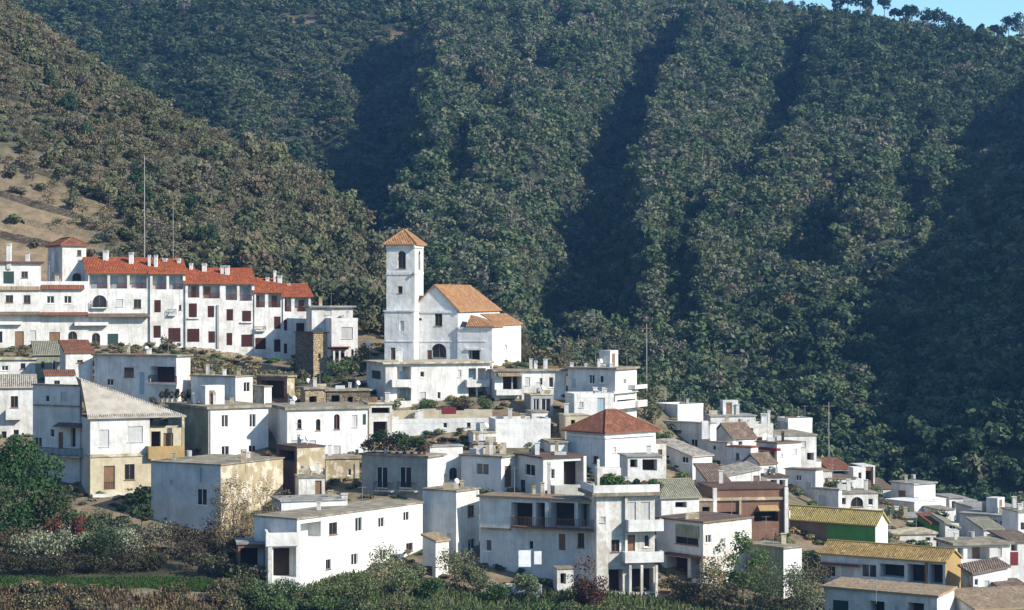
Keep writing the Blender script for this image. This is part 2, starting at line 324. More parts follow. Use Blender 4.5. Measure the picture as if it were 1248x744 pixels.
def crown_lumps(g, n=6, tall=1.0):
    out = [(0, 0, 0.55*tall, 0.30, 0.30, 0.36*tall)]
    for k in range(n):
        a = 2*math.pi*k/n+g.random(); rr = 0.17+0.14*g.random(); s = 0.16+0.12*g.random()
        out.append((rr*math.cos(a), rr*math.sin(a), (0.36+0.45*g.random())*tall, s, s, s*0.95*tall))
    return out
def template(seed, n, size, tall=1.0, lumps=6, inner=0.6, sparse=False):
    g = np.random.default_rng(seed); v, tt = leaves(n, crown_lumps(g, lumps, tall), size, g, 0.45 if not sparse else 1.4, inner)
    tr = []   # thin trunk so that the crowns stand on something
    for a in (0, math.pi/2):
        c, s = 0.03*math.cos(a), 0.03*math.sin(a); tr.append([(-c, -s, -0.25), (c, s, -0.25), (c*.6, s*.6, .5), (-c*.6, -s*.6, .5)])
    tr = np.array(tr).reshape(-1, 3)
    return np.concatenate([v, tr]), np.concatenate([tt, np.full(len(tr), 0.0)])
TPL = {'full': [template(s, 150, 0.088) for s in range(8)], 'tall': [template(20+s, 145, 0.082, 1.35, 5) for s in range(4)],
       'bare': [template(40+s, 110, 0.065, 1.1, 7, 0.25, True) for s in range(4)], 'bush': [template(60+s, 90, 0.12, 0.75, 4) for s in range(4)],
       'nfull': [template(80+s, 330, 0.066) for s in range(5)], 'nbare': [template(100+s, 260, 0.042, 1.1, 8, 0.2, True) for s in range(4)], 'nbush': [template(120+s, 170, 0.085, 0.75, 4) for s in range(4)]}
BARKC = np.array((0.10, 0.08, 0.06))
def scatter(name, items, kind='stuff', label=None, cat=None):
    """one mesh from many (x,y,z,width,height,template kind,colour)"""
    vs_, cs_ = [], []
    for x, y, z, wd, ht, kd, col in items:
        v, tt = TPL[kd][rng.integers(len(TPL[kd]))]
        a = rng.random()*6.283; ca, sa = math.cos(a), math.sin(a)
        q = np.empty_like(v); q[:, 0] = (v[:, 0]*ca-v[:, 1]*sa)*wd+x; q[:, 1] = (v[:, 0]*sa+v[:, 1]*ca)*wd+y; q[:, 2] = v[:, 2]*ht+z
        vs_.append(q); c = np.array(col)[None]*tt[:, None]; c[tt == 0] = BARKC; cs_.append(c)
    o = quadmesh(name, np.concatenate(vs_), np.concatenate(cs_), 'foliage')
    tag(o, label, cat, None, kind); return o
DARK, MID, OLIVE, GREY, BROWN, LIGHT = (0.036, 0.062, 0.028), (0.076, 0.112, 0.050), (0.128, 0.142, 0.072), (0.165, 0.16, 0.11), (0.17, 0.135, 0.09), (0.115, 0.155, 0.07)
def pick(cols, p):
    c = np.array(cols[rng.choice(len(cols), p=p)]); return c*(0.75+0.5*rng.random())*(1+0.12*(rng.random(3)-0.5))
def jgrid(x0, x1, y0, y1, s):
    X, Y = np.meshgrid(np.arange(x0, x1, s), np.arange(y0, y1, s)); X = X.ravel()+(rng.random(X.size)-0.5)*s*0.95; Y = Y.ravel()+(rng.random(Y.size)-0.5)*s*0.95
    return X, Y
# the wooded mountain: one far-off mass
X, Y = jgrid(-300, 300, 322, 1015, 3.05); X2, Y2 = jgrid(-230, 245, 322, 900, 2.3); gr = np.hypot(zB(X2+1, Y2)-zB(X2-1, Y2), zB(X2, Y2+1)-zB(X2, Y2-1))/2
k2 = (gr > 0.95) | ((gr > 0.7) & (rng.random(len(gr)) < .4)); X = np.concatenate([X, X2[k2]]); Y = np.concatenate([Y, Y2[k2]]); a_, b2 = zA(X, Y), zB(X, Y)
qx, qy = CX+X/Y*F, HY-np.maximum(a_, b2)/Y*F; bare = np.maximum(1-((qx-362)/26)**2-((qy-28)/8)**2, 1-((qx-490)/22)**2-((qy-45)/11)**2)
keep = (b2 > a_-3) & (np.abs(X) < 0.25*Y*1.12+14+55*(X > 0)*(Y < 620)) & ((bare < 0) | (rng.random(len(X)) < .3)); X, Y, Z = X[keep], Y[keep], np.maximum(a_, b2)[keep]
n1 = fbm(X, Y, 55, 3, 70); n2 = fbm(X, Y, 20, 2, 80); pxs = CX+X/Y*F; pys = HY-Z/Y*F
items = []
for i in range(len(X)):
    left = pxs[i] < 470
    e = n1[i]+0.6*n2[i]+(0.25 if left else 0)-(0.30 if 540 < pxs[i] < 960 else 0)+(0.25 if pys[i] > 380 else 0)
    if e > 0.22: p = [.54, .36, .04, .02, .0, .04]
    elif e > -0.12: p = [.20, .42, .20, .06, .02, .10]
    else: p = [.06, .28, .38, .17, .02, .09]
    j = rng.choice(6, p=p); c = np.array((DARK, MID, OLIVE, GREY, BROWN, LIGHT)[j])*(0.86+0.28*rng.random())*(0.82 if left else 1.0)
    s = 2.5+3.4*rng.random()**2.5; s *= 0.6 if Y[i] > np.clip(784-(X[i]-110)*(.5 if X[i] < 110 else .34), 738, 990)-14 else 1; kd = 'bare' if j in (3, 4) and rng.random() < 0.55 else ('tall' if rng.random() < 0.25 else 'full')
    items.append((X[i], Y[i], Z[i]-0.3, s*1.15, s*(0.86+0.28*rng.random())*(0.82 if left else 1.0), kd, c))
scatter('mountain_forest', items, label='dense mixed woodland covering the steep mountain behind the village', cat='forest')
# scrub on the near slope left of the church and behind it
X, Y = jgrid(-135, 45, 306, 470, 2.15); a_, b2 = zA(X, Y), zB(X, Y)
pz = np.maximum(a_, b2); pxs = CX+X/Y*F; pys = HY-pz/Y*F
keep = (a_ > b2-2) & (np.abs(X) < 0.25*Y*1.12+6) & (Y > np.interp(pxs, [0, 380, 440, 640, 760], [318, 320, 312, 302, 305]))
X, Y, Z, pxs, pys = X[keep], Y[keep], pz[keep], pxs[keep], pys[keep]
items = []; nn = fbm(X, Y, 16, 3, 90)
for i in range(len(X)):
    dryp = (1-sst(330, 362, Y[i]+nn[i]*14))*(1-sst(-76, -58, X[i]))
    if rng.random() < dryp*0.90: continue
    if pxs[i] < 260: p = [.08, .12, .34, .20, .26]
    elif pxs[i] < 400: p = [.10, .14, .28, .24, .24]
    else: p = [.14, .16, .22, .26, .22]
    if nn[i] > 0.33: p = [.36, .34, .18, .06, .06]
    j = rng.choice(5, p=p); c = np.array((DARK, MID, OLIVE, GREY, BROWN)[j])*(0.75+0.5*rng.random())*1.2*np.array((1.0,.97,.9)); c = 0.5*c+0.5*np.array((.118, .108, .066))*(0.8+0.4*rng.random())
    big = 0.5 if pxs[i] > 300 else 0.0
    s = 1.8+(1.9+big*3)*rng.random()**2; kd = 'nbare' if (j > 2 and rng.random() < 0.7) or rng.random() < 0.1 else ('nfull' if rng.random() < 0.5+big else 'nbush')
    items.append((X[i], Y[i], Z[i]-0.2, s*1.2, s*(0.9+0.4*rng.random()+big*0.4), kd, c))
scatter('slope_scrub', items, label='olive and bare brown scrub covering the slope left of the church', cat='scrub')
# scrub that fills gaps between the village and the ravine on the right, and round the houses
X, Y = jgrid(20, 230, 300, 430, 3.6); Z = zT(X, Y); pxs = CX+X/Y*F; pys = HY-Z/Y*F
keep = (Y > np.interp(pxs, [700, 1000, 1020, 1248], [310, 318, 340, 346])) & (np.abs(X) < 0.25*Y*1.1+110)
items = [(X[i], Y[i], Z[i]-0.2, s*1.2, s, 'nfull' if rng.random() < .7 else 'nbush', pick((DARK, MID, LIGHT), (.4, .35, .25))) for i in np.nonzero(keep)[0] for s in [2.6+2.6*rng.random()]]
scatter('ravine_scrub', items, label='green scrub filling the ravine edge behind the rightmost houses', cat='scrub')

def limbs_tree(name, label, cat, base, height, width, col, group=None, nleaf=900, leaf=0.22, trunk_r=None, clear=0.28, nlimb=7, bare=0.0, seed=0, bark='bark', parent_kind=None, col2=None):
    """tree with tapered trunk, limbs reaching into the crown and a crown of many leaf clumps"""
    g = np.random.default_rng(seed+1000); root = empty(name, base, g.random()*6.28); tag(root, label, cat, group)
    tr = trunk_r or height*0.03; b = MB(); top = Vector((g.normal()*0.04*height, g.normal()*0.04*height, height*(clear+0.25)))
    b.tube((0, 0, -0.6), top*0.5, tr, tr*0.75); b.tube(top*0.5, top, tr*0.75, tr*0.5); lumps = []
    for k in range(nlimb):
        an = 2*math.pi*k/nlimb+g.normal()*0.3; st = top*(0.55+0.45*g.random()); zz = height*(clear+(0.92-clear)*(0.15+0.75*g.random())); rr = width*0.5*(0.35+0.4*g.random())*(1.0 if zz < height*0.75 else 0.6)
        e = Vector((rr*math.cos(an), rr*math.sin(an), zz)); mid_ = (st+e)/2+Vector((0, 0, -0.03*height))
        b.tube(st, mid_, tr*0.42, tr*0.28, 5); b.tube(mid_, e, tr*0.28, tr*0.1, 5)
        s = width*(0.15+0.11*g.random()); lumps.append((e.x, e.y, min(e.z, height-s*0.6), s, s, s*0.85))
        for q in range(int(2+bare*5)):
            e2 = e+Vector(g.normal(size=3))*width*0.16; e2.z = max(e2.z, e.z-0.05*height); b.tube(mid_.lerp(e, g.random()), e2, tr*0.13, tr*0.05, 4)
    lumps.append((top.x, top.y, height*0.8, width*0.24, width*0.24, height*0.2))
    b.build('trunk', bark, root)
    v, tt = leaves(nleaf, lumps, leaf, g, 0.8, 0.35); c = np.array(col)[None]*tt[:, None]
    if col2 is not None:
        mk = np.repeat(g.random(len(tt)//4) < 0.35, 4); c[mk] = np.array(col2)[None]*tt[mk][:, None]
    quadmesh('crown', v, c, 'foliage', root); return root
def bush(name, label, base, width, height, col, group=None, n=420, leaf=0.14, seed=0, col2=None, cat='bush', frac=0.35):
    g = np.random.default_rng(seed+500); root = empty(name, base, g.random()*6.28); tag(root, label, cat, group)
    lumps = []
    for k in range(6):
        an = k*1.05+g.random(); rr = width*0.26*g.random()**0.5*1.3; s = width*(0.2+0.12*g.random()); lumps.append((rr*math.cos(an), rr*math.sin(an), height*(0.35+0.4*g.random()), s, s, height*(0.25+0.12*g.random())))
    b = MB()
    for l in lumps[:5]: b.tube((0, 0, -0.3), l[:3], 0.05, 0.02, 4)
    b.build('stem', 'bark', root)
    v, tt = leaves(n, lumps, leaf, g, 0.9, 0.3); v[:, 2] = np.maximum(v[:, 2], -0.1); c = np.array(col)[None]*tt[:, None]
    if col2 is not None:
        mk = np.repeat(g.random(len(tt)//4) < frac, 4); c[mk] = np.array(col2)[None]*tt[mk][:, None]
    quadmesh('foliage', v, c, 'foliage', root); return root
# ------------------------------------------------------------------ house builder
STY = {  # style: (recess depth, part name)
 'w': (0.16, 'window'), 's': (0.10, 'window'), 'p': (0.14, 'window'), 'g': (0.12, 'window'), 'd': (0.18, 'door'), 'b': (0.15, 'door'),
 'o': (1.6, None), 'l': (1.5, None), 'm': (1.5, None), 'a': (0.22, 'window'), 'n': (0.16, 'niche')}
class House:
    def __init__(s, label, xl, xc, xr, yt, yb, Y, a, wall='white', wallL=None, roof=('flat',), rmat='launa', name='house', cat='house', dl=5.0, ops='', o=0.25, th=0.2, group=None, root=None, wname='wall', drop=3.0):
        if xc > 800 and xl is not None: a -= math.degrees(math.atan((xc-CX)/F))*0.85   # angle as seen along the line of sight
        s.a = R_(a); s.Y = Y; ca, sa = math.cos(s.a), math.sin(s.a)
        s.C = P(xc, yt, Y); s.zt = s.C.z; s.zb = P(xc, yb, Y).z
        s.r = Vector((ca, sa, 0)); s.l = Vector((-sa, ca, 0))
        k = (xr-CX)/F; s.wr = (k*Y-s.C.x)/(ca-k*sa)
        if xl is None: s.wl = dl
        else: k = (xl-CX)/F; s.wl = (s.C.x-k*Y)/(sa+k*ca)
        s.Yr = Y+s.wr*sa; s.Yl = Y+s.wl*ca
        if root is None:
            s.o = Vector((s.C.x, s.C.y, s.zb)); s.root = empty(name, s.o); tag(s.root, label, cat, group)
        else: s.root = root; s.o = Vector(root.location)
        s.wall, s.wallL, s.roofk, s.rmat, s.ov, s.th, s.wname, s.drop = wall, wallL or wall, roof, rmat, o, th, wname, drop
        s.ops = []; s.roof_o = None; s.seed = int(abs(xc*7+yt*13))
        for q in ops.replace('\n', ';').split(';'):
            q = q.split()
            if q: s.open(q[0], *map(float, q[1:5]), q[5])
        s.finish()
    # frame of a face: origin, direction, outward normal, length
    def face(s, f):
        if f == 'R': return s.C, s.r, Vector((s.r.y, -s.r.x, 0)), s.wr
        if f == 'L': return s.C, s.l, -s.r, s.wl
        if f == 'R2': return s.C+s.l*s.wl, s.r, s.l, s.wr
        return s.C+s.r*s.wr, s.l, s.r, s.wl
    def hit(s, f, px, py, off=0.0):
        O, d, n, ln = s.face(f); O = O+n*off; ray = Vector(((px-CX)/F, 1, (HY-py)/F)); t_ = O.dot(n)/ray.dot(n) if abs(ray.dot(n)) > 1e-6 else s.Y
        p = ray*((O.x*n.x+O.y*n.y)/(ray.x*n.x+ray.y*n.y)); return (p-Vector((O.x, O.y, p.z))).dot(d), p.z
    def rect(s, f, x0, y0, x1, y1, off=0.0):
        ym, xm = (y0+y1)/2, (x0+x1)/2; ua, _ = s.hit(f, x0, ym, off); ub, _ = s.hit(f, x1, ym, off); _, zt = s.hit(f, xm, y0, off); _, zb = s.hit(f, xm, y1, off)
        return min(ua, ub), max(ua, ub), min(zb, zt), max(zb, zt)
    def pt(s, f, u, z, d=0.0):   # d>0 goes into the wall
        O, dr, n, ln = s.face(f); p = O+dr*u-n*d; return (p.x-s.o.x, p.y-s.o.y, z-s.o.z)
    def fbox(s, b, f, u0, u1, z0, z1, d0, d1, mi=0):
        b.box8([s.pt(f, u0, z0, d0), s.pt(f, u1, z0, d0), s.pt(f, u1, z0, d1), s.pt(f, u0, z0, d1), s.pt(f, u0, z1, d0), s.pt(f, u1, z1, d0), s.pt(f, u1, z1, d1), s.pt(f, u0, z1, d1)], mi)
    def open(s, f, x0, y0, x1, y1, st):
        u0, u1, z0, z1 = s.rect(f, x0, y0, x1, y1); ln = s.face(f)[3]
        u0 = max(u0, 0.12); u1 = min(u1, ln-0.12); z1 = min(z1, s.zt-0.06)
        if u1-u0 > 0.12 and z1-z0 > 0.15: s.ops.append((f, u0, u1, z0, z1, st))
    def hgt(s, f):
        """profile of the wall top under the roof along a face: list of (u, extra height)"""
        k = s.roofk[0]; ln = s.face(f)[3]
        if k == 'gable':
            along = s.roofk[1]
            if (along == 'r') == (f in ('L', 'L2')): return [(0, 0), (ln/2, s.roofk[2]), (ln, 0)]
            return None
        if k == 'poly' and len(s.roofk) > 2 and f == 'L': return [(0, 0), (ln/2, s.roofk[2]), (ln, 0)]
        if k == 'shed':
            dr, dl_ = s.roofk[1], s.roofk[2]; base = {'R': 0, 'L': 0, 'R2': dl_, 'L2': dr}[f]; inc = dr if f in ('R', 'R2') else dl_
            return [(0, base), (ln, base+inc)]
        return None
    def finish(s):
        b = MB(); zb = s.zb-s.drop; zt = s.zt
        if s.roofk[0] == 'parapet': zt = s.zt-0.55
        for f in ('R', 'L', 'R2', 'L2'):
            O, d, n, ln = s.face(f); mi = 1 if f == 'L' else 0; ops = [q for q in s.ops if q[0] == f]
            us = sorted({0.0, ln} | {q[1] for q in ops} | {q[2] for q in ops}); zs = sorted({zb, zt} | {q[3] for q in ops if q[3] < zt} | {q[4] for q in ops if q[4] < zt})
            for i in range(len(us)-1):
                for j in range(len(zs)-1):
                    um, zm = (us[i]+us[i+1])/2, (zs[j]+zs[j+1])/2
                    if any(q[1] < um < q[2] and q[3] < zm < q[4] for q in ops): continue
                    b.poly([s.pt(f, us[i], zs[j]), s.pt(f, us[i+1], zs[j]), s.pt(f, us[i+1], zs[j+1]), s.pt(f, us[i], zs[j+1])], mi)
            pr = s.hgt(f)
            if pr:
                pp = [(0, 0)]+[(u, h) for u, h in pr if h > 1e-4 or 0 < u < ln]+[(ln, 0)]; pp = [p for i, p in enumerate(pp) if i == 0 or p != pp[i-1]]
                if len(pp) > 2: b.poly([s.pt(f, u, zt+h) for u, h in pp], mi)
            other = 'L' if f == 'R' else 'R'; deep = max(0.4, min(s.wl if f in ('R', 'R2') else s.wr, 9)-0.3)
            for q in ops:
                _, u0, u1, z0, z1, st = q; dp = min(STY[st][0], deep); im = mi
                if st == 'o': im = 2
                for uu in (u0, u1): b.poly([s.pt(f, uu, z0, 0), s.pt(f, uu, z0, dp), s.pt(f, uu, z1, dp), s.pt(f, uu, z1, 0)], mi)
                for zz in (z0, z1): b.poly([s.pt(f, u0, zz, 0), s.pt(f, u1, zz, 0), s.pt(f, u1, zz, dp), s.pt(f, u0, zz, dp)], mi)
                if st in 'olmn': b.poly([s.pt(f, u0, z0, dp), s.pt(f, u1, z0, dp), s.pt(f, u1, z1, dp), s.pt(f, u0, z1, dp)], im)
                if st == 'a' or st == 'n':   # fill the corners above a round arch
                    r_ = (u1-u0)/2; um = (u0+u1)/2; zc = z1-r_
                    if zc > z0:
                        for sg in (-1, 1):
                            arc = [(um+sg*r_*math.cos(x), zc+r_*math.sin(x)) for x in np.linspace(0, math.pi/2, 6)]
                            for d_ in (0.0,):
                                for i in range(5): b.poly([s.pt(f, um+sg*r_, z1, d_), s.pt(f, *arc[i], d_), s.pt(f, *arc[i+1], d_)], mi)
        s.wall_o = b.build(s.wname, [s.wall, s.wallL, 'voidshade'], s.root)
        for q in s.ops: s.fit(*q)
        s.roof()
        if s.wname == 'wall': s.clutter(s.seed)
    def fit(s, f, u0, u1, z0, z1, st):
        if st in ('o', 'n'): return
        dp = STY[st][0]; w_, h_ = u1-u0, z1-z0; fr = 0.06
        if st in ('l', 'm'):
            if st == 'l':
                b = MB(); zr = z0+min(0.85, h_*0.42); s.fbox(b, f, u0, u1, zr-0.05, zr, 0.05, 0.10)
                n = max(3, int(w_/0.16))
                for i in range(n): uu = u0+(i+0.5)*w_/n; s.fbox(b, f, uu-0.03, uu+0.03, z0+0.02, zr-0.05, 0.06, 0.09)
                b.build('railing', 'railing', s.root)
            b = MB(); dw = min(0.45, w_*0.2); um = u0+w_*(0.35 if int(u0*7) % 2 else 0.62)
            s.fbox(b, f, um-dw, um+dw, z0, z0+min(2.0, h_*0.85), 1.40, 1.46); b.build('door', 'wood' if int(z0*3) % 2 else 'bluedoor', s.root); return
        b = MB(); d0, d1 = dp-0.06, dp
        fm = {'w': 'wood' if int(u0*13+z0*7) % 3 == 0 else 'paint', 's': 'shutter', 'p': 'shadedpaint', 'g': 'darkgreen', 'd': 'wood', 'b': 'bluedoor', 'a': 'wood'}[st]
        s.fbox(b, f, u0, u0+fr, z0, z1, d0, d1); s.fbox(b, f, u1-fr, u1, z0, z1, d0, d1); s.fbox(b, f, u0+fr, u1-fr, z1-fr, z1, d0, d1); s.fbox(b, f, u0+fr, u1-fr, z0, z0+fr, d0, d1)
        if w_ > 0.7: um = (u0+u1)/2; s.fbox(b, f, um-0.03, um+0.03, z0+fr, z1-fr, d0, d1)
        if st in 'wap' and z0 > s.zb+1.2: s.fbox(b, f, u0-0.08, u1+0.08, z0-0.07, z0-0.002, -0.08, dp)
        wn = b.build('door' if st in 'db' else 'window', fm, s.root)
        b = MB()
        if st in 'wa': s.fbox(b, f, u0+fr, u1-fr, z0+fr, z1-fr, dp-0.03, dp-0.02); c = b.build('pane', 'glass', wn)
        else:
            n = 2 if w_ > 0.5 else 1
            for i in range(n): s.fbox(b, f, u0+fr+(w_-2*fr)*i/n+0.01, u0+fr+(w_-2*fr)*(i+1)/n-0.01, z0+fr, z1-fr, dp-0.05, dp-0.025)
            c = b.build('leaf' if st in 'db' else 'shutter', fm, wn)
    # ---- roofs
    def loc(s, q): p = s.C+s.r*q[0]+s.l*q[1]; return Vector((p.x-s.o.x, p.y-s.o.y, s.zt+q[2]-s.o.z))
    def slab(s, top, polys, th, name, mat):
        b = MB(); T = [s.loc(p) for p in top]; dn = Vector((0, 0, th)); up = [p+dn for p in T]; cnt = {}
        for f in polys:
            pts_ = [up[i] for i in f]; n = (pts_[1]-pts_[0]).cross(pts_[2]-pts_[0]); n.normalize()
            if n.z < 0: n = -n
            g = Vector((n.x, n.y, 0)); e = Vector((-g.y, g.x, 0)).normalized() if g.length > 0.02 else s.r; v = n.cross(e); 
            b.poly(pts_, 0, [(p.dot(e), p.dot(v)) for p in pts_]); b.poly([T[i] for i in f][::-1], 0)
            for i in range(len(f)): k = tuple(sorted((f[i], f[(i+1) % len(f)]))); cnt[k] = cnt.get(k, 0)+1
        for (i, j), c in cnt.items():
            if c == 1: b.poly([T[i], T[j], up[j], up[i]], 0, [(0.12, 0), (0.12, 0), (0.12, th), (0.12, th)])
        return b.build(name, mat, s.root)
    def roof(s):
        k = s.roofk; o = s.ov; W, L = s.wr, s.wl
        if k[0] == 'none': return
        if k[0] == 'parapet':
            b = MB(); t_ = 0.22; e = 0.02; z0, z1 = s.zt-0.55, s.zt
            def bx(s0, s1, t0, t1, za_, zb_, mi=0):
                c = [s.loc((s0, t0, za_-s.zt)), s.loc((s1, t0, za_-s.zt)), s.loc((s1, t1, za_-s.zt)), s.loc((s0, t1, za_-s.zt)), s.loc((s0, t0, zb_-s.zt)), s.loc((s1, t0, zb_-s.zt)), s.loc((s1, t1, zb_-s.zt)), s.loc((s0, t1, zb_-s.zt))]; b.box8(c, mi)
            bx(-e, W+e, -e, t_, z0, z1); bx(-e, W+e, L-t_, L+e, z0, z1); bx(-e, t_, t_, L-t_, z0, z1); bx(W-t_, W+e, t_, L-t_, z0, z1)
            b.build('parapet', s.wall, s.root); b = MB(); bx(t_, W-t_, t_, L-t_, z0-0.1, z0+0.12); s.roof_o = b.build('roof', s.rmat, s.root); return
        if k[0] == 'flat':
            nn = 5; top = [(-o, -o, 0), (W+o, -o, 0), (W+o, L+o, 0), (-o, L+o, 0)]; po = [(0, 1, 2, 3)]
        elif k[0] == 'shed':
            h = lambda a_, b_: k[1]*a_/W+k[2]*b_/L
            top = [(a_, b_, h(a_, b_)) for a_, b_ in ((-o, -o), (W+o, -o), (W+o, L+o), (-o, L+o))]; po = [(0, 1, 2, 3)]
        elif k[0] == 'gable':
            rs = k[2]
            if k[1] == 'r':
                e = -rs*o/(L/2); top = [(-o, -o, e), (W+o, -o, e), (W+o, L/2, rs), (-o, L/2, rs), (-o, L+o, e), (W+o, L+o, e)]; po = [(0, 1, 2, 3), (3, 2, 5, 4)]
            else:
                e = -rs*o/(W/2); top = [(-o, -o, e), (-o, L+o, e), (W/2, L+o, rs), (W/2, -o, rs), (W+o, -o, e), (W+o, L+o, e)]; po = [(0, 1, 2, 3), (3, 2, 5, 4)]
        elif k[0] == 'hip':
            rs = k[1]; m_ = min(W, L)/2; e = -0.0; a_, b_ = (max(W/2-0.05, 0) if W <= L else m_), (m_ if W <= L else L/2-0.05)
            top = [(-o, -o, 0), (W+o, -o, 0), (W+o, L+o, 0), (-o, L+o, 0)]
            if W >= L: top += [(L/2, L/2, rs), (max(W-L/2, L/2+0.02), L/2, rs)]; po = [(0, 1, 5, 4), (1, 2, 5), (2, 3, 4, 5), (3, 0, 4)]
            else: top += [(W/2, W/2, rs), (W/2, max(L-W/2, W/2+0.02), rs)]; po = [(1, 2, 5, 4), (0, 1, 4), (3, 0, 4, 5), (2, 3, 5)]
        elif k[0] == 'poly':
            top, po = k[1](W, L, o)
        s.roof_o = s.slab(top, po, s.th, 'roof', s.rmat)
        if k[0] in ('gable', 'hip') and 'tile' in s.rmat:   # ridge tiles
            b = MB(); i0, i1 = (3, 2) if k[0] == 'gable' else (4, 5)
            if k[0] == 'hip':
                pairs = [(i0, i1)]+([(0, 4), (3, 4), (1, 5), (2, 5)] if W >= L else [(0, 4), (1, 4), (2, 5), (3, 5)])
            else: pairs = [(i0, i1)]
            for i, j in pairs: b.tube(s.loc(top[i])+Vector((0, 0, s.th)), s.loc(top[j])+Vector((0, 0, s.th)), 0.11, 0.11, 6)
            r_ = b.build('ridge', s.rmat, s.roof_o)
    # ---- fittings
    def ledge(s, f, x0, y0, x1, y1, depth, mat='white', name='ledge', tiles=False, d0=0.0):
        u0, u1, z0, z1 = s.rect(f, x0, y0, x1, y1, depth); b = MB()
        if tiles:
            h = z1-z0; b.poly([s.pt(f, u0, z0, -depth), s.pt(f, u1, z0, -depth), s.pt(f, u1, z1+0.10, 0.0), s.pt(f, u0, z1+0.10, 0.0)], 0, [(u0, 0), (u1, 0), (u1, depth), (u0, depth)])
            b.poly([s.pt(f, u0, z0-0.1, -depth), s.pt(f, u1, z0-0.1, -depth), s.pt(f, u1, z0-0.1, 0.0), s.pt(f, u0, z0-0.1, 0.0)]); b.poly([s.pt(f, u0, z0-0.1, -depth), s.pt(f, u1, z0-0.1, -depth), s.pt(f, u1, z0, -depth), s.pt(f, u0, z0, -depth)])
            for u in (u0, u1): b.poly([s.pt(f, u, z0-0.1, -depth), s.pt(f, u, z0, -depth), s.pt(f, u, z1+0.10, 0), s.pt(f, u, z0-0.1, 0)])
        else: s.fbox(b, f, u0, u1, z0, z1, -depth, d0+0.02)
        return b.build(name, mat, s.root)
    def balcony(s, f, x0, y0, x1, y1, depth, mat='white', solid=True, rail='darkmetal'):
        u0, u1, z0, z1 = s.rect(f, x0, y0, x1, y1, depth); b = MB(); s.fbox(b, f, u0, u1, z0, z0+0.15, -depth, 0.01)
        if solid:
            s.fbox(b, f, u0, u1, z0+0.15, z1, -depth, -depth+0.12); s.fbox(b, f, u0, u0+0.12, z0+0.15, z1, -depth+0.12, 0.0); s.fbox(b, f, u1-0.12, u1, z0+0.15, z1, -depth+0.12, 0.0)
            return b.build('balcony', mat, s.root)
        bo = b.build('balcony', mat, s.root); b = MB(); n = max(4, int((u1-u0)/0.18))
        s.fbox(b, f, u0, u1, z1-0.05, z1, -depth, -depth+0.05)
        for i in range(n+1): u = u0+(u1-u0-0.04)*i/n; s.fbox(b, f, u, u+0.04, z0+0.15, z1-0.05, -depth, -depth+0.04)
        for u in (u0, u1-0.04):
            s.fbox(b, f, u, u+0.04, z1-0.05, z1, -depth+0.05, 0); s.fbox(b, f, u, u+0.04, z0+0.15, z1-0.05, -depth*0.5, -depth*0.5+0.04)
        b.build('railing', rail, bo); return bo
    def chim(s, px, y0, y1, wpx=5, dy=2.5, mat='cleanwhite', cap=True):
        Y = s.Y+dy; p = P(px, y1, Y); q = P(px, y0, Y); hw = wpx/F*Y/2; x, y, z0, z1 = p.x-s.o.x, Y-s.o.y, p.z-s.o.z-1.2, q.z-s.o.z; b = MB()
        b.box(x-hw, x+hw, y-hw, y+hw, z0, z1-0.25)
        if cap:
            b.box(x-hw*1.25, x+hw*1.25, y-hw*1.25, y+hw*1.25, z1-0.25, z1-0.18)
            for a_ in (-1, 1): b.box(x+a_*hw*0.8-0.05, x+a_*hw*0.8+0.05, y-hw*0.8, y+hw*0.8, z1-0.18, z1-0.06)
            b.box(x-hw*1.15, x+hw*1.15, y-hw*1.15, y+hw*1.15, z1-0.06, z1)
        return b.build('chimney', mat, s.roof_o or s.root).name
    def aerial(s, px, y0, y1, dy=2.0, r=0.025):
        Y = s.Y+dy; p = P(px, y1, Y); q = P(px, y0, Y); x, y = p.x-s.o.x, Y-s.o.y; z0, z1 = p.z-s.o.z-0.6, q.z-s.o.z; b = MB(); b.tube((x, y, z0), (x, y, z1), r, r, 5)
        b.tube((x-0.5, y-.1, z1-0.15), (x+0.5, y+.1, z1-0.15), 0.015, 0.015, 4)
        for i in range(6): xx = x-0.45+0.18*i; b.tube((xx, y-0.28, z1-0.15), (xx, y+0.28, z1-0.15), 0.01, 0.01, 3)
        b.build('aerial', 'greymetal', s.roof_o or s.root)
    def post(s, f, px, y0, y1, wpx=3, depth=0.0, mat='white', name='post'):
        u0, u1, z0, z1 = s.rect(f, px-wpx/2, y0, px+wpx/2, y1, depth); b = MB(); w_ = u1-u0; s.fbox(b, f, u0, u1, z0, z1, -depth-w_*0.5, -depth+w_*0.5); b.build(name, mat, s.root)
    def clutter(s, seed):
        g = np.random.default_rng(seed); W, L = s.wr, s.wl
        if s.roofk[0] not in ('flat', 'parapet') or W < 2.5 or L < 2.0 or s.roof_o is None: return
        zb_ = s.zt-s.o.z+(s.th if s.roofk[0] == 'flat' else -0.43)
        if W > 5 and L > 3.6 and g.random() < .3:
            a0, b0 = W*(.1+.5*g.random()), L*(.35+.15*g.random()); w_, l_, h_ = 1.8+g.random(), 1.6, 1.9+.4*g.random(); b = MB()
            c = [s.C+s.r*u+s.l*v for u, v in ((a0, b0), (a0+w_, b0), (a0+w_, b0+l_), (a0, b0+l_))]; c = [(p.x-s.o.x, p.y-s.o.y) for p in c]
            b.box8([(x, y, zb_) for x, y in c]+[(x, y, zb_+h_) for x, y in c]); rr = b.build('roof_room', s.wall, s.roof_o); b = MB(); d0 = s.C+s.r*(a0+.5)+s.l*(b0-.03); d1 = d0+s.r*.8
            q0, q1 = (d0.x-s.o.x, d0.y-s.o.y), (d1.x-s.o.x, d1.y-s.o.y); b.poly([(*q0, zb_+.05), (*q1, zb_+.05), (*q1, zb_+1.7), (*q0, zb_+1.7)])
            b.build('door', 'wood', s.root)
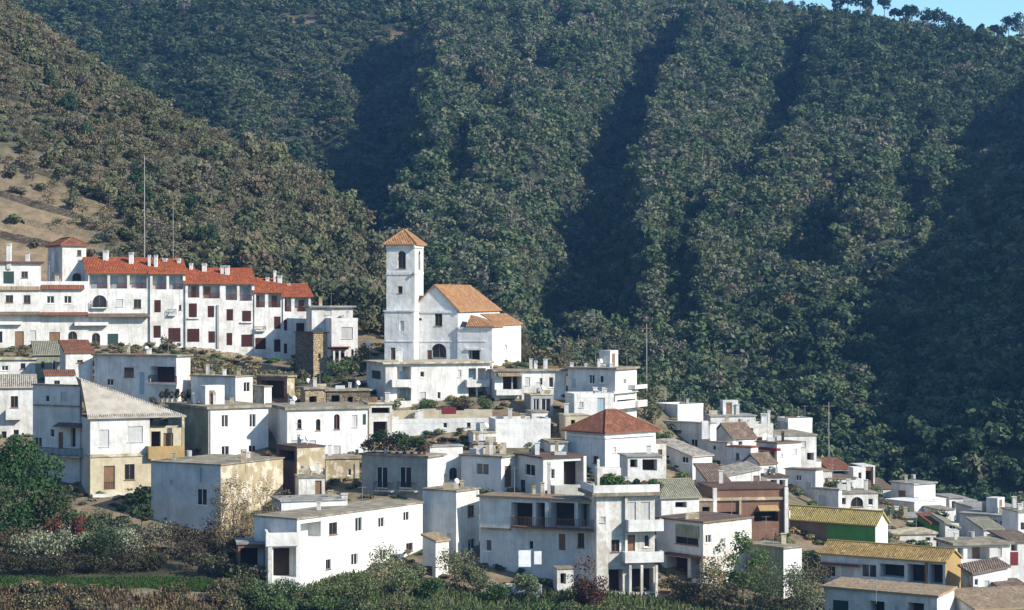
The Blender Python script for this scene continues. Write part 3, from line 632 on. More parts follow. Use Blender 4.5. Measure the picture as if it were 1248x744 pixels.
        for k in range(int(g.integers(2, 5))):
            p = s.C+s.r*(W*(.12+.76*g.random()))+s.l*(L*(.25+.6*g.random())); x, y = p.x-s.o.x, p.y-s.o.y; q = g.random(); b = MB()
            if q < .45:
                r_ = .16+.12*g.random(); h_ = .5+.9*g.random(); b.box(x-r_, x+r_, y-r_, y+r_, zb_, zb_+h_); b.box(x-r_*1.3, x+r_*1.3, y-r_*1.3, y+r_*1.3, zb_+h_+.002, zb_+h_+.07); b.build('chimney', 'white' if g.random() < .7 else 'tan', s.roof_o)
            elif q < .7:
                h_ = 1.6+1.3*g.random(); b.tube((x, y, zb_), (x, y, zb_+h_), .025, .02, 5); b.tube((x-.45, y, zb_+h_-.1), (x+.45, y+.1, zb_+h_-.1), .014, .014, 4)
                for i in range(5): b.tube((x-.4+.2*i, y-.25, zb_+h_-.1), (x-.4+.2*i, y+.25, zb_+h_-.1), .01, .01, 3)
                b.build('aerial', 'greymetal', s.roof_o)
            elif q < .85: w_ = .4+.5*g.random(); h_ = .3+.35*g.random(); b.box(x-w_, x+w_, y-.35, y+.35, zb_, zb_+h_); b.build('roof_box', ('wood', 'tan', 'white')[int(g.integers(3))], s.roof_o)
            elif q < .93: b.tube((x, y, zb_), (x, y, zb_+.7), .03, .03, 5); b.tube((x, y-.05, zb_+.7), (x+.12, y-.14, zb_+.76), .32, .30, 12); b.build('satellite_dish', 'paint', s.roof_o)
            else: b.tube((x, y, zb_), (x, y, zb_+.25), .06, .06, 6); b.tube((x, y, zb_+.25), (x, y, zb_+.9), .35, .35, 12); b.build('water_tank', 'greymetal', s.roof_o)
H = House
# ------------------------------------------------------------------ upper row on the left
h = H('far left white terrace house with dark green shutter and a tall chimney', None, -45, 50, 321, 428, 294, 18, rmat='brown', o=0.4, th=0.3, name='terrace_house', ops='R 4 331 17 346 g;R 26 331 34 339 w;R 7 360 16 369 w;R 29 360 37 370 w;R 18 404 29 424 d;R -2 404 3 418 w;R 36 403 44 415 p')
h.ledge('R', -45, 350, 50, 353, 0.35, 'tantile', tiles=True); h.ledge('R', -45, 381, 50, 383, 1.2, 'browntile', tiles=True); h.chim(11, 297, 318, 5, 2); h.ledge('R', -20, 392, 27, 396, 0.7, 'cleanwhite', 'awning'); Y1 = h.Yr
h = H('white terrace house with a roof terrace and a tiled ledge beside the stair tower', None, 50, 108, 343, 428, Y1+.1, 18, roof=('parapet',), rmat='launa', name='terrace_house', ops='R 57 361 66 370 w;R 78 361 87 370 w;R 60 405 73 424 d;R 83 404 94 414 a')
h.ledge('R', 50, 348, 103, 352, 0.5, 'duskytile', tiles=True); h.ledge('R', 50, 381.5, 108, 383.5, 1.2, 'duskytile', tiles=True); Y2 = h.Yr
h.aerial(60, 318, 342, 5)
t_ = H('small white stair tower with a dusky tiled hip roof above the terrace houses', 58, 76, 105, 300, 352, 303, 25, roof=('hip', 1.15), rmat='duskytile', o=0.35, name='stair_tower', cat='tower', ops='R 94 305 99 312 w;R 88 333 99 345 a'); t_.chim(65, 306, 322, 4, 3)
h = H('white red roofed terrace house with three loggias and a white awning', None, 107.5, 183, 332, 428, Y2+.15, 18, roof=('gable', 'r', 2.0), rmat='redtile', o=0.35, name='terrace_house', dl=8.5, group=None, ops='R 109 335 131 352 l;R 134 335 155 352 l;R 158 335 179 352 l;R 113 360 130 375 a;R 141 365 150 374 p;R 163 365 172 376 w;R 131 407 144 425 g;R 112 406 122 424 a')
h.ledge('R', 107, 383, 183, 385.5, 1.2, 'browntile', tiles=True); h.ledge('R', 91, 393, 132, 397, 0.9, 'cleanwhite', 'awning'); h.balcony('R', 111, 367, 131, 376, 0.6, 'white', False)
for c in ((129, 305, 318, 6), (160, 308, 319, 5), (182, 311, 320, 3), (190, 311, 321, 4)): h.chim(*c, dy=4.5)
Y3 = h.Yr
h = H('narrow white red roofed terrace house with two loggias above brown shutters', None, 183, 226, 333, 432, Y3-.35, 18, roof=('gable', 'r', 1.9), rmat='redtile', o=0.35, name='terrace_house', dl=8.5, ops='R 186 335 203 353 l;R 206 335 223 353 l;R 188 366 196 381 s;R 187 397 196 412 s;R 205 400 220 417 s;R 218 372 221 378 w')
h.chim(201, 315, 324, 5, 4.5); h.chim(218, 315, 326, 4, 4.5); h.balcony('R', 205, 377, 215, 385, .5, 'white', False); Y4 = h.Yr
h = H('widest white red roofed terrace house with four loggias and eight brown shutters', None, 226, 310, 345, 438, Y4-.3, 17, roof=('gable', 'r', 2.0), rmat='redtile', o=0.35, name='terrace_house', dl=8.5, ops='R 229 347 243 363 l;R 247 347 268 364 l;R 275 348 289 366 l;R 292 348 307 367 l;R 230 370 240 387 s;R 253 373 261 387 s;R 276 377 284 391 s;R 295 379 306 392 s;R 228 401 243 417 s;R 254 404 262 418 s;R 276 406 283 421 s;R 294 408 308 423 s')
for c in ((233, 321, 333, 4), (249, 321, 334, 5), (271, 324, 333, 4), (277, 324, 333, 5)): h.chim(*c, dy=4.3)
h.ledge('R', 229, 387.5, 243, 389, .25, 'white'); h.ledge('R', 293, 392.5, 308, 394, .25, 'white'); h.post('R', 265.5, 372, 424, 2.5, .05, 'greymetal', 'drainpipe'); Y5 = h.Yr
h = H('white red roofed terrace house with two loggias, second from the right end of the row', None, 310, 345, 356, 440, Y5-.2, 17, roof=('gable', 'r', 1.8), rmat='redtile', o=0.3, name='terrace_house', dl=8.5, ops='R 312 358 323 375 l;R 327 358 342 375 l;R 311 412 324 426 s;R 334 386 342 401 s;R 334 414 342 429 s'); h.chim(326, 338, 347, 4, 4.2); h.chim(335, 330, 347, 3, 4.2); h.chim(341, 336, 348, 5, 4.2)
h.balcony('R', 312, 398, 324, 404, .5, 'white', False); Y6 = h.Yr
h = H('rightmost red roofed terrace house, white with the lowest eave of the row', None, 345, 379, 361, 444, Y6-.2, 17, roof=('gable', 'r', 1.6), rmat='redtile', o=0.35, name='terrace_house', dl=8.5, ops='R 347 363 355 380 l;R 359 363 376 380 l;R 346 390 350 403 s;R 361 394 371 404 s;R 346 419 350 431 s'); h.chim(352, 346, 356, 3, 4)
# white house right of the row, stone hut, wall
h = H('white flat roofed house with a grey slab roof right of the red roofed row', None, 380, 430, 375, 450, 301, 15, roof=('flat',), rmat='launagrey', o=.45, th=.25, ops='R 385 400 393 412 p;R 396 378 404 384 p')
H('', None, 404, 436, 388, 450, 297, 15, root=h.root, roof=('parapet',), wall='cleanwhite', ops='R 416 399 430 413 p;R 405 430 423 447 o;R 428 426 431 434 w;R 428 441 432 445 w')
g_ = H('', None, 397, 425, 424, 428, 295.5, 15, root=h.root, dl=2.2, drop=-0.2, wall='redpaint', roof=('flat',), rmat='redpaint', th=.12, wname='awning')
for px in (407, 414, 421): g_.post('R', px, 428, 446, 2.2, 0, 'white', 'porch_post')
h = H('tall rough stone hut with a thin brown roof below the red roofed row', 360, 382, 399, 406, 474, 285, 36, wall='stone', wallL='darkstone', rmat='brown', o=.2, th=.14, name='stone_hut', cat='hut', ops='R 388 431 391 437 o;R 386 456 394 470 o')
def wallrun(name, label, p0, p1, hgt, mat, thick=0.5, group=None, cat='wall'):
    a_, c_ = Vector(p0), Vector(p1); d = (c_-a_); n = Vector((-d.y, d.x, 0)).normalized()*thick; root = empty(name, a_); tag(root, label, cat, group); b = MB(); k = 8; g = np.random.default_rng(int(abs(a_.x*10)))
    for i in range(k):
        q0 = d*(i/k); q1 = d*((i+1)/k); z0, z1 = (hgt*(0.9+0.15*g.random()) for _ in (0, 1)); dn = Vector((0, 0, -2.5)); U0, U1 = Vector((0, 0, z0)), Vector((0, 0, z0+0.05*g.random()))
        b.box8([q0+dn, q1+dn, q1+n+dn, q0+n+dn, q0+U0, q1+U1, q1+n+U1, q0+n+U0])
    b.build('masonry', mat, root); return root
wallrun('retaining_wall', 'tan rubble retaining wall under the red roofed terrace row', P(226, 433, 301), P(360, 452, 307), 1.3, 'stone')
wallrun('retaining_wall', 'low dark rubble wall beside the stone hut', P(392, 470, 284), P(440, 474, 284), 1.4, 'darkstone')
# ------------------------------------------------------------------ church
def naveroof(W, L, o):
    rs = 3.35; e = -rs*o/(L/2); return [(-o, -o, e), (W+o, -o, e), (W*.80, L/2, rs), (-o, L/2, rs), (-o, L+o, e), (W+o, L+o, e)], [(0, 1, 2, 3), (3, 2, 5, 4), (1, 5, 2)]
K = H('white village church with a square bell tower and orange tiled roofs', 502, 558, 609, 378, 449, 281, 77, wall='cleanwhite', roof=('poly', naveroof, 3.35), rmat='orangetile', o=.3, th=.18, name='church', cat='church',
      ops='L 530 382.5 539 397.5 w;L 526 419 544 436 a;L 520.5 427 527 439 d;L 533 365 536 372 o;L 509 388 514 391 o')
def band(hh, f, x0, y0, x1, y1, d=.12): hh.ledge(f, x0, y0, x1, y1, d, 'cleanwhite', 'cornice')
band(K, 'L', 503, 378.5, 557.5, 381.5); band(K, 'L', 503, 415.5, 557.5, 417, .07)
T = H('', 471, 505.5, 516, 299, 449, 280.2, 78, root=K.root, wall='cleanwhite', roof=('hip', 2.05), rmat='orangetile', o=.38, th=.16, wname='bell_tower', ops='L 485 306 494.5 327.5 a;R 510 306 512.5 328 a;L 485 349 490.5 357.5 w')
for f, x0, x1 in (('L', 470.5, 505.5), ('R', 505.5, 516.5)):
    band(T, f, x0, 331.5, x1, 335, .1); band(T, f, x0, 299.5, x1, 302.5, .16)
b = MB(); u0, u1, z0, z1 = T.rect('L', 486, 310, 493.5, 326, -.15)   # bell in the belfry arch
um = (u0+u1)/2
for i, (ra, za_, rb, zb_) in enumerate(((.34, .35, .27, .55), (.27, .55, .2, .95), (.2, .95, .1, 1.1))): b.tube(T.pt('L', um, z0+za_, .6), T.pt('L', um, z0+zb_, .6), ra, rb, 10)
s_ = b.build('bell', 'wood', K.root)
T2 = H('', 468.6, 504.5, 516, 380, 449, 279.7, 78, root=K.root, wall='cleanwhite', roof=('flat',), rmat='cleanwhite', o=.14, th=.18, wname='tower_base', ops='L 487 391 492.5 403.5 n;L 476 424 482 440 d')
band(T2, 'L', 468.6, 415.5, 504, 417, .07)
# sloping buttress between tower and gable
b = MB(); y0_ = T.face('L')[0]
def halfhip(W, L, o): return [(-o, -o, 0), (W+o, -o, 0), (W+o, L*.74, 1.25), (min(2.4, W*.6), L*.74, 1.5), (-o, L*.74, 0)], [(0, 1, 2, 3), (0, 3, 4)]
c1 = H('', 557.5, 600, 613, 399, 451, 279.6, 77, root=K.root, wall='cleanwhite', roof=('poly', halfhip), rmat='orangetile', o=.3, th=.14, wname='chapel', ops='L 570.5 427 584.7 441 o')
band(c1, 'L', 558, 399.5, 600, 402, .1); band(c1, 'L', 558, 415.5, 592, 417, .06)
c1.ledge('L', 568, 424.5, 587, 427, .2, 'cleanwhite', 'cornice')
def backshed(W, L, o): return [(-o, -o, 0), (W+o, -o, 0), (W+o, L+o, 1.5), (-o, L+o, 1.5)], [(0, 1, 2, 3)]
c2 = H('', 588, 606, 635, 397, 452, 286, 72, root=K.root, wall='cleanwhite', roof=('poly', backshed), rmat='orangetile', o=.25, th=.14, wname='apse', ops='R 614.5 420 618 447 n')
wallrun('terrace_wall', 'white low wall in front of the church door', P(505, 449, 276), P(556, 449, 275), 1.0, 'cleanwhite', .3)
# house below the church
h = H('white three balcony house directly below the church front', 447, 470, 597, 444, 500, 262, 18, roof=('flat',), rmat='tan', o=.45, th=.22, ops='R 484 447 501 463 m;R 484 473 501 489 m;R 512 453 517 460 w;R 533 478 537 486.5 w;R 511.5 478 519 487 p;R 558 451 562 460 p;R 571 449 592 463 m;R 571 471.5 592 489 m;L 453 452 464 462 g')
h.balcony('R', 478, 463, 502, 472, 1.0); h.balcony('R', 478, 489, 502, 498, 1.0); h.balcony('R', 569, 463, 597, 472, 1.0); h.balcony('R', 569, 489, 597, 496, 1.0)
h.post('R', 581, 449, 489, 2, .0); h.chim(488, 424, 441, 5, 2); h.aerial(575, 425, 441, 3)
# ------------------------------------------------------------------ middle left
h = H('pale blue shaded house with a wide dark veranda below the red roofed row', 115, 215, 232, 435, 494, 262, 64, rmat='launa', o=.3, th=.2, ops='L 151 448 163 460 w;L 183 447 213 466 o;L 170 454 176 481 b;L 130 462 138 470 w')
h.ledge('L', 178, 466.5, 216, 469, .3, 'white'); h.balcony('L', 181, 458, 215, 467, .12, 'redpaint', False, 'shutter'); h.aerial(205, 418, 434, 3)
h = H('narrow white house with a dusky red tiled roof left of the veranda house', 73, 80, 113, 430, 478, 268, 20, roof=('shed', 0, 1.3), rmat='duskytile', dl=5, o=.25, ops='R 94 439 101 442.5 w')
H('olive grey rendered house with a mossy roof behind the narrow white house', None, 42, 80, 433, 480, 276, 15, wall='moss', roof=('shed', 0, 1.5), rmat='mosstile', dl=7, ops='R 64 440 68 452 w;R 50 441 54 449 w')
h = H('far left white house with a small balcony and shaded lower wall', None, -30, 43, 473, 565, 254, 14, roof=('shed', 0, 1.2), rmat='paletile', o=.3, ops='R 13 483 22 497 w;R 16 524 23 537 w;R -10 482 0 496 w;R 2 526 8 536 w'); h.balcony('R', 7, 500, 26, 512, .8, 'dirtywhite')
H('low white house with a brown edged roof at the left frame edge', None, -30, 43, 439, 482, 274, 14, roof=('flat',), rmat='tan', o=.3, th=.25, ops='R 25 443 31 450 w;R 2 446 10 452 w')
h = H('tiny white roof block with a red tiled lip left of the pale hip roof', None, 55, 91, 458, 500, 259, 14, roof=('shed', 0, .4), rmat='duskytile', dl=4, o=.15, ops='R 66 464 73 471 w')
# big house with the pale roof
def cornerroof(W, L, o): return [(-o, -o, 0), (W+4.2, -o, 0), (W+4.2, L+o, 0), (-o+.4, L, 4.3), (-o+.2, L*.55, 4.1)], [(0, 1, 3, 4), (1, 2, 3)]
E5 = H('old two storey house with a broad pale tiled roof and tan balcony', 92, 110, 182.5, 511, 613, 233, 22, wall='white', wallL='dirtywhite', roof=('poly', cornerroof), rmat='paletile', o=.35, th=.2, ops='R 121 524 133 545 p;R 156 520 174 539 p;R 127 568 140 597 d;R 152 566 164 585 w')
E5.ledge('R', 110, 553.5, 183, 557.5, .5, 'tan'); E5.balcony('R', 181, 544, 225, 559, 1.3, 'ochre'); E5.post('R', 223, 508, 545, 3, .8, 'tan'); E5.ledge('R', 113, 602, 165, 606, 1.3, 'white', 'canopy')
E5.balcony('R', 124, 588, 142, 599, .5, 'tan', False)
q = H('', None, 183, 222, 522, 613, 236.5, 15, root=E5.root, wall='cream', roof=('none',), dl=4, wname='porch', ops='R 184 526 196 546 o;R 199 528 211 546 d')
H('', None, 110, 184, 558, 614, 232.4, 22, root=E5.root, wall='cream', roof=('flat',), rmat='tan', dl=3, o=.1, th=.12, wname='lower_wall', ops='R 126.5 568 140 597 d;R 152 566 164 585 w')
h = H('tall shaded grey white house wall with a small porch left of the pale roof', 40, 97, 100, 471, 568, 238, 60, wall='dirtywhite', rmat='launa', o=.15, th=.15, ops='L 61 523 66 533 w;L 71 527 77 547 d;L 42 533 51 545 w;L 86 522 92 545 o;L 55 482 60 490 w;L 74 478 80 488 p')
h.ledge('L', 64, 517, 92, 520, 1.1, 'browntile', 'porch_roof', tiles=True); h.ledge('L', 40, 494, 96, 495.5, .15, 'launa'); h.balcony('L', 42, 546, 96, 557, 1.2, 'tan', False)
# E6 E7 and round
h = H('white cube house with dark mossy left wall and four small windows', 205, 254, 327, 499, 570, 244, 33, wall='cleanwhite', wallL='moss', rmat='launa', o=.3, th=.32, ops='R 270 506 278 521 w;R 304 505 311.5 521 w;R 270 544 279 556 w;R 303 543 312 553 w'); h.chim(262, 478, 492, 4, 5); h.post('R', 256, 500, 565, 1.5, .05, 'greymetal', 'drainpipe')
h = H('long white house with a row of small arched windows', 327, 350, 448, 500, 570, 244.5, 20, wall='cleanwhite', rmat='launa', o=.3, th=.34, ops='R 362.5 511 367.5 523 a;R 385 511 390.5 525 a;R 407 505 414 523.5 a;R 429 506 435.5 521 p;R 355 537 363 541.5 p;R 377 537 385 541.5 p;R 406.5 543.5 415 555 p;R 442 505 446 518 g;R 433 548 437 564 g'); h.aerial(352, 470, 498, 4)
h = H('small blue shaded block with a bright white end and one window', 233, 287, 308, 460, 497, 259, 58, rmat='launa', o=.15, th=.15, ops='R 297 466 305 478 w'); h.chim(291, 449, 462, 4, 3, 'tan'); h.chim(259, 453, 462, 4, 4, 'tan')
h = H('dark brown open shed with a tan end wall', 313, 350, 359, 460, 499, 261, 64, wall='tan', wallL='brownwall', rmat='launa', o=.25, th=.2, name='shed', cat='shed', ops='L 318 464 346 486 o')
h = H('tiny tan and white outbuilding in front of the brown shed', 309, 322, 331, 472, 497, 255, 38, wall='cleanwhite', wallL='tan', rmat='launa', o=.12, th=.15, name='outbuilding', cat='outbuilding')
h = H('low rubble hut with a pale slab roof left of the rubble wall', 366, 372, 397, 475, 500, 258, 20, wall='stone', rmat='launa', o=.25, th=.3, name='stone_hut', cat='hut', ops='R 377 483 386 494 o')
h = H('long low rubble shed with a thin pale slab roof right of the rubble hut', None, 398, 451, 477, 504, 259, 14, wall='darkstone', rmat='launa', o=.25, th=.2, dl=5, name='stone_hut', cat='hut', ops='R 404 482 414 492 o;R 424 484 430 492 o')
# E10 E11
h = H('old house with a blue shaded left wall behind bare saplings', 184, 269, 345, 567.5, 655, 221, 60, wall='tan', wallL='dirtywhite', rmat='launa', o=.15, th=.12, ops='L 240 596 252 616 w;L 207 585 210 590 p'); h.chim(297, 548, 562, 6, 4, 'tan'); h.post('L', 245, 570, 588, 1.2, .04, 'greymetal', 'drainpipe')
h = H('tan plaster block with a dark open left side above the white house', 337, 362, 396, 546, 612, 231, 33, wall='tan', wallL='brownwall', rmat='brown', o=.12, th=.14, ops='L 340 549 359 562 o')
h = H('low white annex with a brown door below the tan plaster block', None, 364, 396, 583, 622, 227.5, 12, wall='worn', rmat='launa', o=.12, th=.15, dl=5, ops='R 384 586 392 608 d')
h = H('plain tan plaster house with a drainpipe right of the tan block', None, 397, 438, 560, 614, 235.5, 14, wall='tan', rmat='launa', o=.15, th=.18, ops='R 424 572 428 580 w'); h.post('R', 433, 565, 605, 1.5, .05, 'greymetal', 'drainpipe')
W1 = H('big white foreground house with a sloping roof line and a pillared porch', None, 362, 515, 634, 724, 197, 55, wall='cleanwhite', rmat='launa', o=.12, th=.16, dl=5.5, ops='R 366 637 391 656 m;R 401 637 411 652 w;R 433 631 441.5 648 w;R 461 631 468.5 643 w;R 491.5 624 499 635 w;R 428 675 436 689 w;R 397 682 403 694 w;R 463 670 471 683 w;R 495 662 503 672 w')
H('', None, 343, 421, 612, 652, 207, 18, root=W1.root, wall='cleanwhite', roof=('flat',), rmat='launagrey', o=.15, th=.15, dl=5)
q = H('', None, 325, 366, 650, 726, 195.6, 10, root=W1.root, wall='cleanwhite', roof=('parapet',), rmat='launagrey', dl=4.5, wname='porch', ops='R 333 668 361 704 o'); q.balcony('R', 324, 651, 364, 666, .35, 'cleanwhite'); q.post('R', 329, 667, 718, 5, .2, 'worn', 'porch_post')
q = H('', None, 290, 326, 664, 720, 198, 10, root=W1.root, wall='brownwall', roof=('flat',), rmat='launagrey', dl=4.5, o=.15, th=.14, wname='lean_to', ops='R 293 668 322 692 o')
for i, (x0, x1, y, Y) in enumerate(((18, 118, 246, 352), (40, 128, 257, 347), (0, 95, 268, 342), (30, 140, 280, 336), (-10, 70, 290, 332))):
    A1_ = P(x0, y, Y); A2_ = P(x1, y+3, Y-2)
    for q in (A1_, A2_): q.z = gz(q.x, q.y)-.1
    wallrun('terrace_wall', ('highest dark dry stone terrace wall on the left slope', 'second dry stone terrace wall from the top on the left slope', 'middle dry stone terrace wall reaching the left frame edge', 'long dry stone terrace wall above the stair tower', 'lowest dry stone terrace wall at the left frame edge')[i], A1_, A2_, 1.1, 'darkstone' if i % 2 == 0 else 'stone', .5)
# ------------------------------------------------------------------ centre
h = H('white house with cane screened roof frame left of the plant terrace', None, 450, 478, 493, 560, 250, 12, wall='worn', rmat='tan', o=.2, th=.2, dl=5, ops='R 453 497 475 504 o;R 455 514 472 540 o')
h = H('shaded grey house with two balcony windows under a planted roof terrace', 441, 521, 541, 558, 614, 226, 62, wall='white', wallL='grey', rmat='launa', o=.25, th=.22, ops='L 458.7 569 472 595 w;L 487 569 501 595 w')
h.balcony('L', 455, 588, 476, 600, .7, 'grey', False); h.balcony('L', 484, 588, 505, 600, .7, 'grey', False)
h = H('white house with one brown window right of the planted terrace', 519, 524, 564, 545, 608, 231, 18, wall='cleanwhite', rmat='launagrey', o=.12, th=.15, ops='R 547.5 570 557 585 a;R 533 577 545 594 n')
h = H('blue shaded small house with a square window and a white end with a tall door', 562, 611, 630, 558, 608, 228, 57, wall='cleanwhite', rmat='launa', o=.22, th=.18, ops='L 580.5 565 595.5 579 w;R 615 568 624 594 d')
h.chim(597, 540, 556, 9, 4, 'tan', False); h.chim(613, 537, 555, 8, 4, 'tan', False)
h = H('shaded rooftop house with an open brown roofed terrace between posts', 629, 662, 714, 559, 640, 225, 28, wall='dirtywhite', rmat='brown', o=.25, th=.16, ops='R 687 562 710 592 o;R 668 572 676 584 w;R 664 598 672 612 d;L 640 566 652 580 w;L 634 585 640 600 w')
h.balcony('R', 676, 591, 726, 605, .9, 'grey'); h.post('R', 712, 556, 592, 3.5, .1, 'white'); h.chim(669, 563, 590, 4, -2, 'worn')
h = H('long off white wall house below the church with a dark red awning', None, 478, 604, 511, 555, 252, 12, wall='dirtywhite', roof=('parapet',), rmat='launa', ops='R 569 513 573.5 521 w;R 540 514 545 522 w')
h.ledge('R', 539, 497, 556, 505, .5, 'redpaint', 'awning')
h = H('plain bright white windowless block left of the hipped red roof', None, 604, 671, 511, 562, 247.5, 10, wall='cleanwhite', roof=('parapet',), rmat='launa')
h = H('low white annex with dark pots in front of the windowless block', None, 577, 604, 528, 560, 246, 10, wall='cleanwhite', rmat='tan', dl=4, o=.1, th=.12, ops='R 590 537 599 541 w')
h = H('small shaded white house between the windowless block and the hipped red roof', None, 671, 692, 540, 572, 244, 10, wall='dirtywhite', rmat='launa', dl=5, ops='R 676 556 686 568 o')
h = H('square white house under a weathered red hipped tile roof', 690, 737.5, 799, 529, 582, 241, 41, wall='cleanwhite', roof=('hip', 2.4), rmat='duskytile', o=.4, th=.16, ops='L 723 556 729 565 w;R 775 556 783 566 p;R 747 545 751 552 p')
h.ledge('R', 738, 530, 799, 533, .2, 'cleanwhite', 'cornice'); h.ledge('L', 691, 530, 737, 533, .2, 'cleanwhite', 'cornice')
h = H('small white porch with a thin grey roof in front of the hipped red roof', None, 765, 806, 557, 605, 228, 10, wall='white', rmat='launagrey', dl=4, o=.2, th=.14, ops='R 768 560 777 570 o;R 783 560 801 574 o')
# houses right of the church
h = H('white house with dark glazed loggias stacked at its left end', 597, 603, 690, 453, 512, 264, 14, rmat='launa', o=.35, th=.25, ops='R 613 458 633.5 475 o;R 609 486 632 498.5 o;R 669 460 674.5 472.5 w;R 658 461 661 469.5 w;R 640 460 646 470 p;R 678 488 684 498 w')
h.balcony('R', 605, 475, 636, 482, 1.0); h.post('R', 624, 458, 475, 1.5, .02, 'greymetal'); h.chim(653, 440, 452, 4, 3); h.ledge('R', 608, 455, 636, 458, .9, 'tantile', 'awning', True); h.post('R', 637, 456, 508, 3, .1, 'white', 'pillar')
h = H('grey glazed veranda annex below the white loggia house', None, 647, 674, 482, 512, 259, 12, wall='grey', rmat='tan', dl=4, o=.1, th=.12, ops='R 650 486 657 504 w;R 660 486 671 504 w')
h = H('bluish white house with stacked white balconies at the right end of its street', 692, 750, 776, 451, 512, 262, 60, rmat='launa', o=.35, th=.25, ops='L 718 457 724.5 468 w;L 731 458 735.5 467 w;L 697 462 702 472 p;R 760 462 763.5 468.5 w;R 752 487 774 490.5 o')
h.balcony('R', 748, 489, 778, 498, 1.0); h.ledge('R', 749, 476, 778, 479, .5, 'white'); h.balcony('R', 774, 469, 789, 474, 1.0); h.balcony('R', 774, 488, 789, 496, 1.0)
for c in ((697, 442, 451, 4), (714, 443, 451, 3), (745, 442, 451, 4), (733, 444, 451, 9)): h.chim(*c, dy=4)
h.aerial(764, 430, 450, 4); h.aerial(726, 428, 450, 5)
h = H('bright white single storey annex with a pale blue door below the bluish house', None, 700, 748, 480, 515, 256, 12, wall='cleanwhite', roof=('parapet',), rmat='launa', dl=5, ops='R 728 482 737 503 b;R 706 490 711 497 p')
h = H('small tan garden block by the hipped red roof', None, 689, 717, 507, 540, 250, 10, wall='cream', rmat='tan', dl=4, o=.08, th=.1, name='outbuilding', cat='outbuilding', ops='R 696 512 701 518 o')
# foreground centre
h = H('tall white house with a grey blank left wall and two stacked windows', 515, 556, 584, 600, 718, 212, 56, wall='white', wallL='dirtywhite', rmat='launa', o=.15, th=.18, ops='R 570 616 578 630 w;R 570.5 657 579 670 w;L 545 650 551 676 p')
h = H('small lean to with a tan roof at the foot of the tall white house', 515, 531, 547, 661, 722, 206, 52, wall='white', wallL='dirtywhite', roof=('shed', 0, .5), rmat='tantile', o=.15, name='outbuilding', cat='outbuilding', ops='L 519 690 527 715 d')
V = H('weathered grey three level house with open brown terraces', 585, 726, 742, 612, 722, 206, 66, wall='worn', wallL='dirtywhite', rmat='tantile', o=.3, th=.2, roof=('flat',), ops='L 623 613 649 643 o;L 653 613 664 643 o;L 671 613 700 643 o;L 705 614 722 643 o;L 644.5 659 650 670 w;L 592 658 599 672 w;L 603 689 612 705 w;L 681 651 689 671 d;L 704 650 712 668 w')
V.balcony('L', 622, 632, 727, 646, 1.1, 'wood', False, 'wood'); V.ledge('L', 586, 643.5, 622, 646, .2, 'launa')
for px in (667, 703): V.post('L', px, 612, 643, 3.5, .1, 'white', 'pillar')
q = H('', None, 679, 699, 694, 722, 203, 10, root=V.root, wall='worn', roof=('flat',), rmat='launa', dl=2, o=.1, th=.1, wname='annex', ops='R 683 699 690 712 o')
b = MB(); root = None
for i, (x0, x1, y0, y1) in enumerate(((632, 647, 671, 691), (651, 660, 672, 688))):
    p = P(x0, y1, 203.5); q_ = P(x1, y0, 203.5); b = MB(); b.box(0, q_.x-p.x, 0, 0.03, 0, q_.z-p.z); oo = b.build('bed_sheet', 'cloth', None, p); tag(oo, ('wide white sheet hanging on the weathered grey house wall', 'narrow white sheet hanging beside the wide one on the grey house')[i], 'sheet')
Z = H('tall stained white house with a planted roof terrace and two balconies', None, 727, 798, 605, 736, 204, 12, wall='worn', rmat='launa', o=.55, th=.35, ops='R 745 658 755 673 w;R 763 652 774 672 d;R 785 652 791.5 667 w;R 732 630 738 637 p;R 767 693 800 722 o;R 742 694 759 722 o;R 764 612 775 634 p;R 781 612 792 634 p')
Z.balcony('R', 766, 634, 809, 648, 1.2, 'cleanwhite'); Z.balcony('R', 762, 673, 809, 686, 1.2, 'cleanwhite'); Z.post('R', 763, 606, 690, 3, .15, 'worn', 'pillar'); Z.post('R', 729, 560, 606, 3, .1, 'worn', 'pillar')
b = MB(); z0_ = Z.zt+.35
Z.fbox(b, 'R', -.4, Z.wr+.4, z0_, z0_+.75, -.4, -.28); Z.fbox(b, 'R', -.4, -.28, z0_, z0_+.75, -.28, 5); b.build('parapet', 'cleanwhite', Z.root)
for px in (768, 782, 800): Z.post('R', px, 689, 728, 3, 1.0, 'worn', 'porch_post')
wallrun('retaining_wall', 'cream stained retaining wall below the three balcony house', P(462, 517, 257), P(600, 516, 257), 1.75, 'cream', .4)
wallrun('retaining_wall', 'rubble wall under the bluish white house', P(680, 516, 254), P(770, 520, 256), 1.2, 'darkstone', .5)
wallrun('garden_wall', 'low white garden wall left of the white roof cube', P(800, 548, 262), P(830, 552, 259), 1.3, 'worn', .25)
wallrun('retaining_wall', 'brown rubble wall behind the old house porch', P(186, 570, 241), P(252, 572, 241.5), 1.3, 'darkstone', .5)
wallrun('garden_wall', 'stained white garden wall in front of the weathered grey house', P(590, 722, 203.5), P(660, 725, 202.5), .9, 'worn', .25)
wallrun('garden_wall', 'rubble garden wall at the foot of the gallery house', P(804, 731, 206), P(856, 736, 205), .9, 'stone', .35)
wallrun('garden_wall', 'low stained wall below the brown framed house', P(905, 690, 222), P(960, 694, 224), 1.6, 'worn', .3)
H('low brown roofed hen house behind the window house and the small blue house', None, 577, 604, 541, 556, 240, 10, wall='tan', rmat='browntile', dl=3, o=.2, th=.12, name='shed', cat='shed', ops='R 583 545 592 553 o')
H('narrow white stair block beside the hipped red roof', None, 799, 812, 540, 585, 247, 12, wall='worn', rmat='launa', dl=4, o=.1, th=.12, name='outbuilding', cat='outbuilding', ops='R 802 548 807 560 d')
